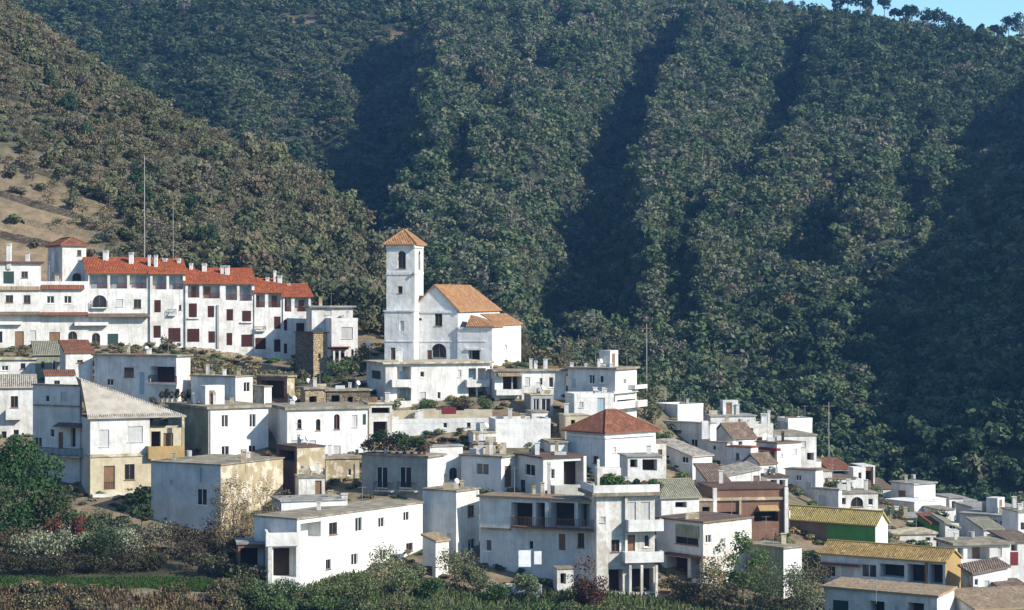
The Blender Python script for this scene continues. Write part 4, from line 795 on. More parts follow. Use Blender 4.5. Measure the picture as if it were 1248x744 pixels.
H('small tan store between the brown framed house and the olive gabled house', None, 852, 869, 611, 645, 226, 9, wall='brownplaster', rmat='tan', dl=4, o=.15, th=.12, name='outbuilding', cat='outbuilding', ops='R 856 618 865 632 o')
# ------------------------------------------------------------------ right hand cluster, back to front
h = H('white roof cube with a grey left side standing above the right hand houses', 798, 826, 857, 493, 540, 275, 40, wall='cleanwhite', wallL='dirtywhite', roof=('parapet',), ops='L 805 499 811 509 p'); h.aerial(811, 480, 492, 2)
h = H('large grey white gable end house below the white roof cube', 801, 866, 873, 517, 575, 268, 55, wall='cleanwhite', wallL='white', rmat='launagrey', o=.12, th=.14, ops='L 820.5 523.5 825 530 w;L 842 535.5 850 545 w;L 828 546 834 556 p'); h.chim(859, 511, 524, 8, 0, 'cleanwhite', False)
h = H('pale green grey house with a slanting pale roof edge and white end', 797, 844, 868, 557, 615, 250, 44, wall='cleanwhite', wallL='dirtywhite', roof=('shed', 0, 1.6), rmat='paletile', o=.2, th=.14, ops='L 811 553 815.5 559 w;L 831 556.5 839 564.5 w;L 822 580 830 592 w')
h = H('narrow blue shaded wall house with a tiny square window', 866, 886, 890, 540, 580, 262, 60, wall='white', rmat='tantile', o=.2, th=.12, ops='L 868.5 543 872.5 549 w;L 873 561 878 566 w')
h = H('gabled house with a rusty brown tile roof among the right hand houses', 866, 893, 921, 535, 575, 269, 38, wall='cleanwhite', wallL='white', roof=('gable', 'r', 1.7), rmat='browntile', o=.2, ops='R 900 538 905 543 w'); h.chim(886, 508, 520, 4, 4, 'tan')
h = H('white house with a tiled roof edge and one dark slit window', 886, 915, 924, 546, 585, 256, 60, wall='white', rmat='duskytile', o=.15, th=.12, ops='L 897 552.5 901 560.5 w;R 917 560 921 568 p')
h = H('long off white block with a flat roof highest behind the gabled houses', None, 866, 921, 508, 545, 286, 9, wall='dirtywhite', rmat='launagrey', o=.15, th=.16, ops='R 901 511 904.5 517 w;R 880 512 886 518 p')
h = H('rough white block with a dark slot and a fat chimney', None, 905, 942, 517, 555, 276, 12, wall='worn', roof=('parapet',), ops='R 908 522 918 527 o;R 922 533 929 541 s'); h.chim(931, 504, 520, 7, 2); h.chim(937, 500, 518, 3, 2)
h = H('white roof cube with an aerial at the right end of the upper cluster', 947, 960.5, 990, 510, 545, 290, 24, wall='cleanwhite', wallL='grey', roof=('parapet',), ops='L 950 513 956 523 p'); h.aerial(981, 494, 509, 2)
h = H('wide white house with a pale flat terrace below the roof cube with aerial', None, 931, 995, 532, 585, 278, 12, wall='white', rmat='launa', o=.15, th=.2, dl=10, ops='R 983.5 552 992 561 o;R 978 538 982 545 p')
h = H('white house with a brown roof and a dark red awning over two doors', 922, 947, 976, 541, 585, 264, 42, wall='cleanwhite', wallL='dirtywhite', rmat='browntile', o=.2, th=.15, ops='L 926 550 931 564 d;L 939 550 944 564 d;R 951 553 954 557 p;R 966 547 971 554 p'); h.ledge('L', 921, 546, 946, 549, .8, 'redpaint', 'awning'); h.chim(954, 526, 541, 3, 2, 'darkmetal')
h = H('small grey shaded house with a bright end wall and one square window', 957, 994, 1003, 574, 608, 258, 60, wall='cleanwhite', wallL='dirtywhite', rmat='browntile', o=.15, th=.12, ops='L 970 579 976.5 586 w;L 982 588 988 597 p')
h = H('white shed with a slanting pale roof and a dark door', None, 888, 927, 580, 610, 244, 14, wall='cleanwhite', roof=('shed', .7, .4), rmat='paletile', o=.2, th=.12, dl=5, name='shed', cat='shed', ops='R 918 578 926 596 d')
h = H('low brown tiled outbuilding left of the slanting white shed', None, 864, 888, 588, 612, 241, 10, wall='dirtywhite', roof=('shed', 0, 1.5), rmat='browntile', o=.25, dl=6, name='outbuilding', cat='outbuilding', ops='R 870 592 884 600 o')
h = H('open white porch with a dark flat roof behind the brown framed house', None, 935, 960, 582, 608, 246, 10, wall='white', rmat='brown', o=.2, th=.14, dl=4, ops='R 939 585 947 599 o;R 950 585 957 599 o')
h = H('small house with a salmon tile roof at the ravine edge', None, 1009, 1036, 572, 605, 298, 12, wall='white', roof=('shed', 0, 1.0), rmat='duskytile', o=.2, dl=6, ops='R 1014 574 1033 579 o')
h = H('little white block with a parapet beside the salmon tile roof', 1034, 1040, 1055, 570, 612, 296, 20, wall='cleanwhite', roof=('parapet',), dl=5, ops='R 1046 576 1050 584 w')
h = H('brown fronted frame house with a white corner post at the ravine edge', None, 1051, 1066, 569, 605, 304, 10, wall='brownwall', rmat='white', o=.1, th=.12, dl=5, ops='R 1054 574 1062 586 o'); h.post('R', 1065, 569, 590, 2, .1)
h = H('white house with a dark window band and flat roof below the salmon roof', None, 1012, 1043, 584, 618, 280, 12, wall='white', rmat='browntile', o=.2, th=.15, dl=6, ops='R 1027 588 1038 598 w;R 1014 587 1022 593 o'); h.ledge('R', 1012, 594, 1040, 596, .4, 'brown', 'awning')
h = H('tiny white house squeezed left of the brown flat roof', None, 1003, 1014, 575, 610, 274, 10, wall='worn', rmat='launa', o=.1, th=.12, dl=5, ops='R 1005 583 1009 592 d')
h = H('blue grey shaded house above the yellow roof', 991, 1022, 1026, 598, 632, 252, 60, wall='white', rmat='launagrey', o=.15, th=.2, ops='L 998 604 1006 616 p')
h = H('low white house with two dark openings above the yellow roof', None, 1025, 1070, 602, 632, 255, 10, wall='white', rmat='launa', o=.15, th=.15, dl=5, ops='R 1026 607 1031 615 o;R 1037 606 1052 618 a;R 1058 608 1064 616 w')
h = H('drab house with a dark brown roof left of the far white cube', None, 1062, 1087, 596, 632, 305, 10, wall='dirtywhite', roof=('shed', 0, .9), rmat='browntile', o=.2, dl=6, ops='R 1070 602 1076 610 w'); h.ledge('R', 1062, 607, 1086, 609, .6, 'brown', 'awning')
h = H('far white cube house with a dark door on its shaded side', 1086, 1114, 1140, 591, 645, 298, 44, wall='cleanwhite', wallL='white', rmat='launagrey', o=.25, th=.2, ops='L 1095 598 1103.5 612 d'); h.ledge('R', 1114, 607, 1120, 609, .4, 'darkmetal', 'awning')
H('', 1079, 1114.5, 1141, 613, 648, 292, 44, root=h.root, wall='cleanwhite', wallL='white', roof=('flat',), rmat='cleanwhite', o=.1, th=.12, wname='lower_wall', ops='L 1085 618 1091 624 p'); H('', None, 1139, 1153, 609, 648, 300, 24, root=h.root, wall='cleanwhite', roof=('flat',), rmat='cleanwhite', o=.05, th=.1, dl=5, wname='annex')
h = H('small far shack with a pale roof right of the far white cube', None, 1157, 1174, 607, 640, 308, 12, wall='white', rmat='launagrey', o=.3, th=.14, dl=5, name='shed', cat='shed', ops='R 1160 611 1165 620 o')
h = H('tiny far hut with a pale wall behind the long grey roof', None, 1176, 1190, 611, 640, 316, 10, wall='dirtywhite', rmat='launagrey', o=.15, th=.14, dl=5, name='shed', cat='shed', ops='R 1180 615 1185 622 o')
h = H('long pale blue shaded house with a grey roof at the far right', 1170, 1240, 1262, 631, 672, 264, 64, wall='white', rmat='launagrey', roof=('flat',), o=.3, th=.18, ops='L 1218 635 1226 641 w;L 1190 640 1197 648 p'); h.ledge('L', 1182, 634, 1212, 636, .7, 'darkmetal', 'awning')
H('', None, 1186, 1239, 619, 640, 276, 10, root=h.root, wall='dirtywhite', roof=('flat',), rmat='launagrey', o=.2, th=.16, dl=6, wname='upper_wall')
h = H('white house cut by the right frame edge beside the long grey roof', None, 1241, 1285, 625, 670, 256, 10, wall='cleanwhite', rmat='launa', o=.12, th=.15, ops='R 1244 637 1251 646 o'); h.chim(1243, 614, 628, 5, 2)
h = H('low grey house with two small windows under a wide flat slab roof', None, 1078, 1137, 632, 672, 268, 10, wall='dirtywhite', rmat='launagrey', o=.35, th=.2, ops='R 1095 635 1103 642 o;R 1116 634 1125 640 w')
h = H('low stained house with a pinkish flat roof above the long lichen roof', None, 1082, 1141, 652, 690, 252, 9, wall='worn', rmat='tan', o=.2, th=.25, ops='R 1088 655 1096 661 o;R 1128 655 1134 660 w')
h = H('green walled lean to with a red brown roof right of the low grey house', None, 1135, 1153, 639, 672, 262, 9, wall='green', roof=('shed', 0, .7), rmat='duskytile', o=.2, dl=5, name='shed', cat='shed')
h = H('small grey house with a sloping pale roof right of the green walled lean to', None, 1152, 1169, 638, 672, 260, 9, wall='dirtywhite', roof=('shed', -.6, .6), rmat='mosstile', o=.2, dl=5, ops='R 1157 640.5 1165 645 w')
# front of the right cluster
h = H('small white house with an olive gabled roof left of the brown framed house', None, 806, 852, 607, 645, 224, 14, wall='white', roof=('gable', 'r', 1.5), rmat='mosstile', o=.25, dl=7, ops='R 823 612 837 619 o')
B_ = H('brown walled house with a long tan beam and white corner posts', None, 870, 958, 597, 672, 228, 9, wall='brownwall', rmat='brown', o=.15, th=.22, dl=7, ops='R 919 624 949 636 o;R 876 624 900 640 o')
B_.ledge('R', 870, 606.5, 957, 610, .25, 'tan', 'beam'); B_.post('R', 871, 595, 645, 4.5, .2, 'white', 'pillar'); B_.post('R', 958, 594, 650, 4.5, .2, 'white', 'pillar'); B_.ledge('R', 926, 618, 950, 622, .8, 'ochre', 'awning', True); B_.post('R', 902, 610, 640, 2.5, .15, 'tan')
h = H('house with a mustard yellow tiled roof and a bright green wall panel', 957, 1067, 1082, 640, 692, 232, 62, wall='cleanwhite', wallL='brownplaster', roof=('gable', 'l', 1.25), rmat='yellowtile', o=.25, th=.16)
h.ledge('L', 1008, 641, 1066, 663, .03, 'green', 'painted_panel'); h.ledge('L', 951, 622, 962, 656, .2, 'cleanwhite', 'end_pier')
h = H('long low house with an orange lichen tiled roof and ochre gable end', 1000, 1152, 1171, 686, 728, 212, 67, wall='ochre', wallL='dirtywhite', roof=('gable', 'l', 1.05), rmat='lichentile', o=.2, th=.16, ops='L 1072 688 1102 704 o;L 1106 688 1127 711 o;L 1132 688 1149 712 o;L 1050 688 1068 704 w;L 1008 690 1018 703 w;L 1026 690 1040 704 p')
h.ledge('L', 1000, 687, 1048, 690, .5, 'brown', 'awning'); h.post('L', 1129, 686, 712, 3, .1, 'wood')
h = H('white house with a tan flat roof and two dark doorways at the lower frame edge', 1004, 1142, 1163, 728, 780, 198, 66, wall='white', wallL='white', rmat='tantile', roof=('shed', .3, .0), o=.25, th=.2, ops='L 1060 733 1078 762 o;L 1106 735 1126 764 o;L 1015 732 1034 756 g;L 1090 740 1095 746 p'); h.aerial(1068, 706, 728, 1)
h = H('white house with a brown sloping roof and a bush climbing its wall', 1171, 1186, 1228, 700, 742, 210, 33, wall='cleanwhite', wallL='tan', roof=('shed', .5, .5), rmat='browntile', o=.25, ops='R 1188 706 1192 714 w;R 1200 708 1206 722 p')
h = H('white house with a deep shaded loggia under a pale slab roof', None, 1164, 1231, 665, 705, 235, 11, wall='cleanwhite', rmat='launa', o=.4, th=.3, ops='R 1179 667 1206 683 m;R 1167 668 1174 681 o;R 1216 668 1221 678 p')
h = H('small house with a dark red panel beside the shaded loggia', None, 1231, 1262, 661, 700, 237, 9, wall='dirtywhite', roof=('shed', 0, .5), rmat='browntile', o=.25, dl=6, ops='R 1232 664 1240 672 o'); h.ledge('R', 1231.5, 673, 1241, 689, .06, 'redpaint', 'painted_panel')
h = H('low house with a tan tiled roof at the bottom right corner', None, 1190, 1300, 744, 785, 198, 14, wall='white', roof=('shed', 0, 1.0), rmat='tantile', o=.3, dl=6, ops='R 1200 750 1212 765 w')
h = H('small brown hut above the tan tiled corner roof', None, 1229, 1262, 724, 755, 207, 9, wall='worn', roof=('shed', 0, .6), rmat='browntile', o=.2, dl=5, name='hut', cat='hut', ops='R 1233 729 1240 737 o')
G1 = H('white house with a brown flat roof and a shaded grey gallery front', 800, 857, 916, 638, 732, 210, 47, wall='worn', wallL='dirtywhite', rmat='browntile', o=.2, th=.18, ops='L 823 655 851 664 w;L 812 679 838 708 o;L 842 680 853 706 o;R 860 652 867 662 w;R 878 656 884 668 p')
G1.ledge('L', 810, 676, 855, 679, .6, 'brown', 'awning'); G1.ledge('L', 823, 640, 852, 655, .05, 'moss', 'recess_shade')  # olive panel paints the shade of the gallery recess
h = H('low annex with a mossy flat roof and white end right of the gallery house', 911, 955, 977, 669, 722, 210, 45, wall='cleanwhite', wallL='moss', rmat='launa', o=.2, th=.16, name='outbuilding', cat='outbuilding', ops='L 925 682 934 700 d')
H('small white house with a flat brown roof right of the two opening house', None, 1056, 1079, 619, 650, 261, 10, wall='white', rmat='browntile', o=.15, th=.12, dl=4, ops='R 1060 624 1065 633 d;R 1069 624 1074 630 w')
H('little white house below the small far shack', None, 1143, 1163, 622, 655, 288, 12, wall='cleanwhite', rmat='launa', o=.15, th=.14, dl=5, ops='R 1148 627 1153 634 w')
H('narrow pale house with one door between the grey roof and the slab roof house', None, 1199, 1222, 646, 680, 250, 10, wall='dirtywhite', rmat='mosstile', roof=('shed', 0, .8), o=.2, dl=5, ops='R 1203 651 1208 663 d;R 1213 651 1218 657 w')
H('low white house with a tan roof in front of the far white cube', None, 1046, 1076, 632, 660, 256, 9, wall='worn', rmat='tantile', roof=('shed', 0, .7), o=.2, dl=5, ops='R 1052 636 1058 643 o;R 1066 636 1071 642 w')
H('small white cube house among the bushes under the bluish white house', None, 648, 668, 503, 530, 253, 10, wall='white', rmat='launa', o=.12, th=.14, dl=4, ops='R 654 508 660 516 w')
H('pale cube house with a small blue door at the ravine edge', None, 981, 1001, 562, 590, 286, 12, wall='cleanwhite', rmat='launagrey', o=.12, th=.14, dl=5, ops='R 985 567 990 578 b')
H('white house with a rusty tile roof between the shed and the brown flat roof house', 905, 926, 946, 566, 600, 254, 42, wall='cleanwhite', wallL='dirtywhite', roof=('gable', 'r', 1.0), rmat='browntile', o=.2, dl=5, ops='L 912 572 917 579 w;R 934 572 938 578 w')
# ------------------------------------------------------------------ trees, shrubs, plants
def on(px, Y, dz=0.0):
    x = (px-CX)/F*Y; return Vector((x, Y, gz(x, Y)+dz))
def toh(px, py, Y):   # ground point and the height up to picture row py
    b_ = on(px, Y); return b_, (HY-py)/F*Y-b_.z
GREEN, OLV, PALE, DRY, DRK, BRN, YEL = (0.065, 0.12, 0.036), (0.135, 0.15, 0.072), (0.30, 0.32, 0.21), (0.30, 0.24, 0.12), (0.03, 0.056, 0.023), (0.12, 0.088, 0.058), (0.26, 0.23, 0.08)
# trees standing on the skyline
for i, (px, wd, ht) in enumerate(((1020, 4.5, 6.5), (1034, 5.5, 7.5), (1048, 5, 7), (1058, 4, 5.5), (1078, 6.5, 7.5), (1090, 4, 4.5), (1104, 5.5, 6), (1113, 6, 6.5), (1132, 5.5, 6.5), (1143, 7, 7), (1156, 6, 6.5), (1168, 4, 6.8), (1179, 5, 5), (1197, 4, 5), (1212, 5, 4.5), (1229, 6, 6.5), (1243, 7, 7.5))):
    Yr = 790.0
    for _ in range(4): Yr = float(np.clip(784-((px-CX)/F*Yr-110)*(0.50 if (px-CX)/F*Yr < 110 else 0.34), 738, 990))
    limbs_tree('ridge_tree', 'dark round headed tree standing on the skyline ridge', 'tree', on(px, Yr+2, -0.3), ht*1.35, wd*1.3, (0.028, 0.05, 0.026), 'trees along the skyline', 700, 0.32, 0.16, 0.36, 6, seed=i)
# left foreground
b_, h_ = toh(22, 528, 214); limbs_tree('broadleaf_tree', 'large dark green tree at the left frame edge', 'tree', b_, h_, 9.5, (0.032, 0.075, 0.022), None, 6500, 0.155, 0.28, 0.12, 11, seed=31, col2=(0.05, 0.10, 0.03))
b_, h_ = toh(78, 588, 212); limbs_tree('broadleaf_tree', 'rounded green tree between the large dark tree and the old house', 'tree', b_, h_, 5.8, (0.045, 0.08, 0.03), None, 3000, 0.14, 0.18, 0.15, 8, seed=32, col2=(0.10, 0.09, 0.04))
b_, h_ = toh(-18, 560, 208); limbs_tree('broadleaf_tree', 'green tree cut off by the left frame edge', 'tree', b_, h_, 7, (0.03, 0.065, 0.022), None, 3200, 0.155, 0.22, 0.12, 8, seed=33)
b_, h_ = toh(172, 592, 222); limbs_tree('small_tree', 'slim leafy tree against the corner of the blue shaded wall', 'tree', b_, h_, 4.2, (0.04, 0.065, 0.03), None, 900, 0.18, 0.12, 0.2, 7, seed=34)
for i, (px, Y, wd, ht, c1, c2, lab) in enumerate((
 (12, 206, 4.5, 3.4, (0.05, .07, .03), (.14, .07, .045), 'russet tinged bush at the far left of the shrub row'), (45, 204.5, 4.2, 3.3, PALE, (.08, .10, .05), 'pale grey green shrub left of the red leaved bush'), (75, 205, 4.0, 3.6, PALE, (.06, .08, .04), 'tallest pale shrub in front of the dark tree'),
 (104, 205.5, 3.6, 2.7, (.22, .24, .14), (.05, .07, .03), 'small pale shrub in the middle of the shrub row'), (128, 205, 4.0, 3.9, DRK, (.05, .08, .035), 'dark green bush between pale shrubs'), (152, 206, 4.4, 3.4, PALE, (.08, .10, .05), 'pale shrub right of the dark green bush'), (184, 207, 4.4, 3.8, (.20, .19, .12), (.06, .06, .035), 'greyish twiggy shrub under the blue shaded wall'),
 (63, 207, 2.0, 4.3, (.15, .06, .035), (.09, .08, .04), 'small rust red leaved bush behind the pale shrubs'), (93, 207, 1.5, 4.4, (.20, .035, .04), (.06, .08, .03), 'bush with bright red flowers behind the pale shrubs'), (112, 209, 4.5, 4.6, (.07, .09, .045), OLV, 'olive green bush below the white canopy'),
 (140, 211, 4.2, 4.2, (.06, .085, .045), (.12, .12, .07), 'loose green bush right of the canopy steps'))):
    bush('shrub', lab, on(px, Y, -.1), wd*1.15, ht*1.05, c1, None, 1500, 0.10, 40+i, c2, 'shrub')
for i, (px, Y, wd, ht, lab) in enumerate(((25, 201.5, 3.4, 1.9, 'low dark bush at the left end of the grass strip'), (58, 201.5, 3.6, 2.0, 'low dark bush under the pale shrubs'), (92, 202, 3.8, 1.9, 'wide low dark bush in front of the red flowers'), (118, 202, 3.2, 1.8, 'low dark bush at the middle of the grass strip'), (160, 202.5, 3.8, 2.0, 'low dark bush right of the pale shrubs'), (190, 203, 3.2, 1.8, 'low dark bush below the twiggy shrub'))):
    bush('shrub', lab, on(px, Y-2.6, -.1), wd*1.35, ht*1.05, (0.03, 0.04, 0.02), None, 1200, 0.10, 60+i, (0.08, 0.055, 0.035), 'shrub')
for i, (px, Y, wd, ht, lab) in enumerate(((206, 210, 4.2, 3.6, 'brown bare thicket under the left of the blue wall'), (228, 211, 4.2, 3.2, 'brown bare thicket under the window of the blue wall'), (252, 210, 4.5, 3.8, 'dense brown thicket at the corner of the blue wall'), (276, 206, 4.0, 4.0, 'dark brown thicket at the foot of the saplings'), (304, 204, 3.8, 3.6, 'brown scrub left of the white porch'), (240, 206, 4.4, 2.6, 'low brown scrub at the end of the grass strip'))):
    bush('thicket', lab, on(px, Y, -.1), wd, ht, (0.085, 0.06, 0.045), None, 1300, 0.085, 80+i, (0.05, 0.05, 0.03), 'thicket')
for i, (px, py, Y, wd, lab) in enumerate(((268, 582, 209, 3.0, 'leftmost bare sapling by the blue wall corner'), (284, 570, 208, 3.2, 'tall bare sapling in front of the blue wall corner'), (302, 585, 207, 3.4, 'yellowish bare sapling in front of the tan wall'), (322, 578, 209, 3.4, 'tallest sparse sapling before the tan wall'), (345, 592, 210, 3.2, 'thin bare sapling left of the white house'), (372, 600, 215, 2.6, 'short bare sapling behind the white house'), (293, 600, 205, 3.0, 'low forked bare sapling at the thicket edge'), (275, 625, 205, 2.8, 'shortest bare sapling in the brown thicket'), (335, 612, 206, 3.2, 'spreading bare sapling beside the lean to'))):
    b_, h_ = toh(px, py, Y); limbs_tree('sapling', lab, 'tree', b_, h_, wd, (0.26, 0.21, 0.11), None, 620, 0.075, 0.10, 0.25, 12, 1.0, 90+i, 'palebark', col2=(0.13, 0.10, 0.06))
# foreground centre
for i, (px, Y, wd, ht, c1, c2, lab) in enumerate((
 (350, 193, 3.6, 2.6, GREEN, DRK, 'green bush under the white porch'), (378, 193, 3.8, 2.2, GREEN, OLV, 'green bush in front of the big white house'), (405, 194, 3.6, 2.4, (.09, .12, .04), OLV, 'yellow green bush before the white house wall'), (436, 195, 4.4, 3.9, OLV, GREEN, 'olive bush reaching the lower windows of the white house'), (468, 197, 5.4, 5.6, (.22, .23, .13), OLV, 'tall pale olive shrub against the white house end'), (492, 198, 4.0, 3.6, (.17, .19, .10), GREEN, 'rounded pale shrub at the white house corner'),
 (524, 199, 3.4, 2.4, GREEN, DRK, 'dark green bush before the small lean to'), (561, 203, 4.6, 4.6, (.11, .13, .07), (.19, .18, .11), 'grey olive shrub beside the weathered grey house'), (582, 203, 3.4, 3.2, (.09, .11, .06), OLV, 'lower grey olive shrub beside the taller one'), (604, 201, 3.0, 1.9, GREEN, DRK, 'low green bush below the weathered grey house'), (645, 201.5, 3.0, 2.9, (.18, .20, .12), GREEN, 'pale plant below the hanging sheets'),
 (722, 199, 3.6, 4.0, (.11, .035, .035), (.06, .055, .03), 'dark red leaved bush beside the stained white house'), (712, 200, 2.6, 2.6, (.06, .05, .03), BRN, 'brown bush left of the red leaved bush'), (836, 204, 4.4, 3.0, BRN, DRK, 'dark brown bush before the gallery house'), (866, 203, 3.6, 5.0, (.22, .18, .09), OLV, 'yellowish climbing shrub on the gallery house corner'), (884, 202, 3.6, 3.6, (.08, .09, .05), BRN, 'dull green bush right of the climbing shrub'),
 (925, 202, 5.2, 5.6, (.09, .12, .05), OLV, 'green olive bush before the mossy annex'), (958, 201, 5.4, 5.4, (.10, .12, .06), (.16, .15, .09), 'olive bush right of the mossy annex'), (988, 200, 4.8, 5.0, (.14, .15, .085), OLV, 'pale olive bush left of the tan flat roof'), (974, 205, 3.8, 4.6, (.11, .13, .06), OLV, 'taller olive bush behind the pale one'),
 (1196, 206, 2.6, 2.8, BRN, OLV, 'brown climbing bush on the brown roofed white house'), (1180, 206, 2.2, 2.4, DRK, BRN, 'dark bush at the tan end of the brown roofed house'))):
    bush('shrub', lab, on(px, Y, -.1), wd, ht, c1, None, 1500, 0.095, 120+i, c2, 'shrub')
b_, h_ = toh(908, 645, 206); limbs_tree('small_tree', 'bright green tree between the gallery house and the mossy annex', 'tree', b_, h_, 4.6, (0.075, 0.14, 0.035), None, 3000, 0.11, 0.12, 0.12, 8, seed=150, col2=(0.12, 0.16, 0.06))
b_, h_ = toh(712, 672, 200); limbs_tree('small_tree', 'thin bare tree with russet leaves before the weathered grey house', 'tree', b_, h_, 3.6, (0.11, 0.06, 0.04), None, 260, 0.11, 0.09, 0.3, 8, .6, seed=151)
b_, h_ = toh(873, 655, 202); limbs_tree('small_tree', 'thin pale trunked tree in front of the gallery house', 'tree', b_, h_, 2.6, (0.20, 0.18, 0.08), None, 260, 0.13, 0.10, 0.35, 7, .6, seed=152, bark='palebark')
for i in range(22):
    px = rng.random()*300-10; Y = 188.5+6*rng.random()
    bush('bank_bush', 'low tangled bush on the dry bank at lower left', on(px, Y, -.15), 1.8+1.6*rng.random(), .7+.9*rng.random(), ((.07, .08, .035), BRN, (.15, .12, .07), (.05, .06, .03))[i % 4], 'bushes on the dry bank', 420, .09, 600+i, DRY if i % 2 else OLV, 'bush')
for i, (px, Y, wd, ht, c1, c2, lab) in enumerate(((262, 199, 4.0, 2.6, (.06, .055, .035), OLV, 'dull tangled bush at the right end of the grass strip'), (284, 198, 3.6, 2.8, (.085, .09, .05), BRN, 'greyish tangled bush below the brown thicket'), (303, 196, 3.8, 2.6, OLV, BRN, 'olive bush left of the white porch foot'), (276, 194, 3.4, 2.2, (.12, .095, .06), OLV, 'straw brown bush where the bank ends'), (314, 193, 3.4, 2.4, GREEN, OLV, 'green bush at the left end of the hedge'), (232, 201, 4.2, 2.6, (.05, .05, .03), BRN, 'dark tangle beside the end of the dark bushes'))):
    bush('shrub', lab, on(px, Y, -.1), wd, ht, c1, None, 1300, .095, 640+i, c2, 'shrub')
n_h = 0
for px in np.arange(318, 1010, 11.5):
    Y = 190+3.5*rng.random()+(3 if px > 620 else 0); c1 = (GREEN, OLV, DRK, (.07, .10, .04), BRN)[rng.choice(5, p=[.36, .22, .16, .18, .08])]
    bush('hedge_bush', 'low green bush in the long hedge along the bottom of the picture', on(px, Y, -.1), 2.6+1.2*rng.random(), 1.3+1.0*rng.random(), c1, 'hedge along the lower edge', 600, 0.10, 200+n_h, (.10, .12, .05), 'hedge'); n_h += 1
# planted roof terraces
def pot(label, px, py, Y, hgt, wd, col, group=None, seed=0, potcol='duskytile'):
    p = P(px, py, Y); root = empty('potted_plant', p); tag(root, label, 'potted plant', group); b = MB()
    b.tube((0, 0, 0), (0, 0, .36), .15, .21, 10); b.tube((0, 0, .36), (0, 0, .42), .24, .24, 10); b.build('pot', potcol, root)
    g = np.random.default_rng(seed); v, tt = leaves(380, [(0, 0, .42+hgt*.5, wd*.5, wd*.5, hgt*.5), (.1*wd, .1, .42+hgt*.75, wd*.35, wd*.3, hgt*.3)], .11, g, .9, .2)
    quadmesh('foliage', v, np.array(col)[None]*tt[:, None], 'foliage', root)
for i, (px, h_, w_, c) in enumerate(((448, .9, 1.0, BRN), (456, 1.5, 1.2, DRK), (465, 1.7, 1.4, DRK), (475, 1.2, 1.1, (.10, .06, .04)), (484, 1.6, 1.3, DRK), (493, 1.3, 1.2, GREEN), (502, 1.0, 1.2, DRK), (511, 1.2, 1.1, DRK), (518, .8, .9, BRN))):
    pot('dark leafy potted plant on the planted terrace above the grey house', px, 555.5, 226.6+0.2*(i % 3)+(521-px)*0.05, h_*1.45, w_*1.75, c, 'plants on the terrace of the grey house', 300+i)
for i, (px, h_, w_, c) in enumerate(((734, 1.2, 1.3, GREEN), (743, 1.6, 1.6, (.07, .13, .035)), (753, 1.3, 1.4, GREEN), (764, .8, .9, OLV), (775, 1.0, .9, DRK), (785, .8, .9, (.20, .10, .06)), (796, 1.0, .9, GREEN), (804, .7, .8, OLV))):
    pot('leafy potted plant behind the parapet of the stained white house', px, 601.5, 205.5, h_, w_, c, 'plants on the terrace of the stained house', 320+i)
for i, px in enumerate((197, 203, 209, 216, 223, 230)):
    pot('small dark potted plant on the ledge below the veranda house', px, 490.5, 250.6+.1*i, .9+.3*(i % 2), .6, DRK if i % 2 else BRN, 'pots on the ledge below the veranda', 340+i, 'tan')
# dry slope under the terrace row, garden scraps
for i, px in enumerate(np.arange(238, 372, 12)):
    bush('dry_bush', 'straw coloured dry bush on the bank under the red roofed row', on(px, 288-6*rng.random(), -.1), 2.2+1.2*rng.random(), 1.1+.9*rng.random(), (DRY, YEL, OLV)[i % 3], 'dry bushes on the bank under the row', 220, .14, 360+i, BRN, 'bush')
for i, (px, Y, wd, ht, c, lab) in enumerate(((414, 280, 3.6, 2.6, GREEN, 'bright green bush beside the stone hut'), (428, 281, 2.6, 2.2, (.06, .09, .035), 'smaller green bush right of the bright green one'), (441, 283, 2.4, 4.2, BRN, 'brown bush at the left of the church'), (488, 277.5, 2.0, 2.6, BRN, 'bare brown bush at the foot of the bell tower'), (786, 274, 4.2, 5.0, DRK, 'dark bush behind the stacked balconies'), (797, 270, 3.6, 3.6, (.05, .08, .03), 'green bush left of the white roof cube'), (205, 296, 2.6, 3.0, BRN, 'brown bush under the narrow red roofed house'), (362, 290, 2.6, 2.2, GREEN, 'dark green bush left of the stone hut'), (990, 248, 2.0, 1.6, GREEN, 'small green bush above the yellow roof'), (1078, 262, 2.6, 1.8, (.05, .08, .04), 'small bush at the end of the yellow roof'))):
    bush('garden_bush', lab, on(px, Y, -.1), wd, ht, c, None, 420, .15, 380+i, OLV, 'bush')
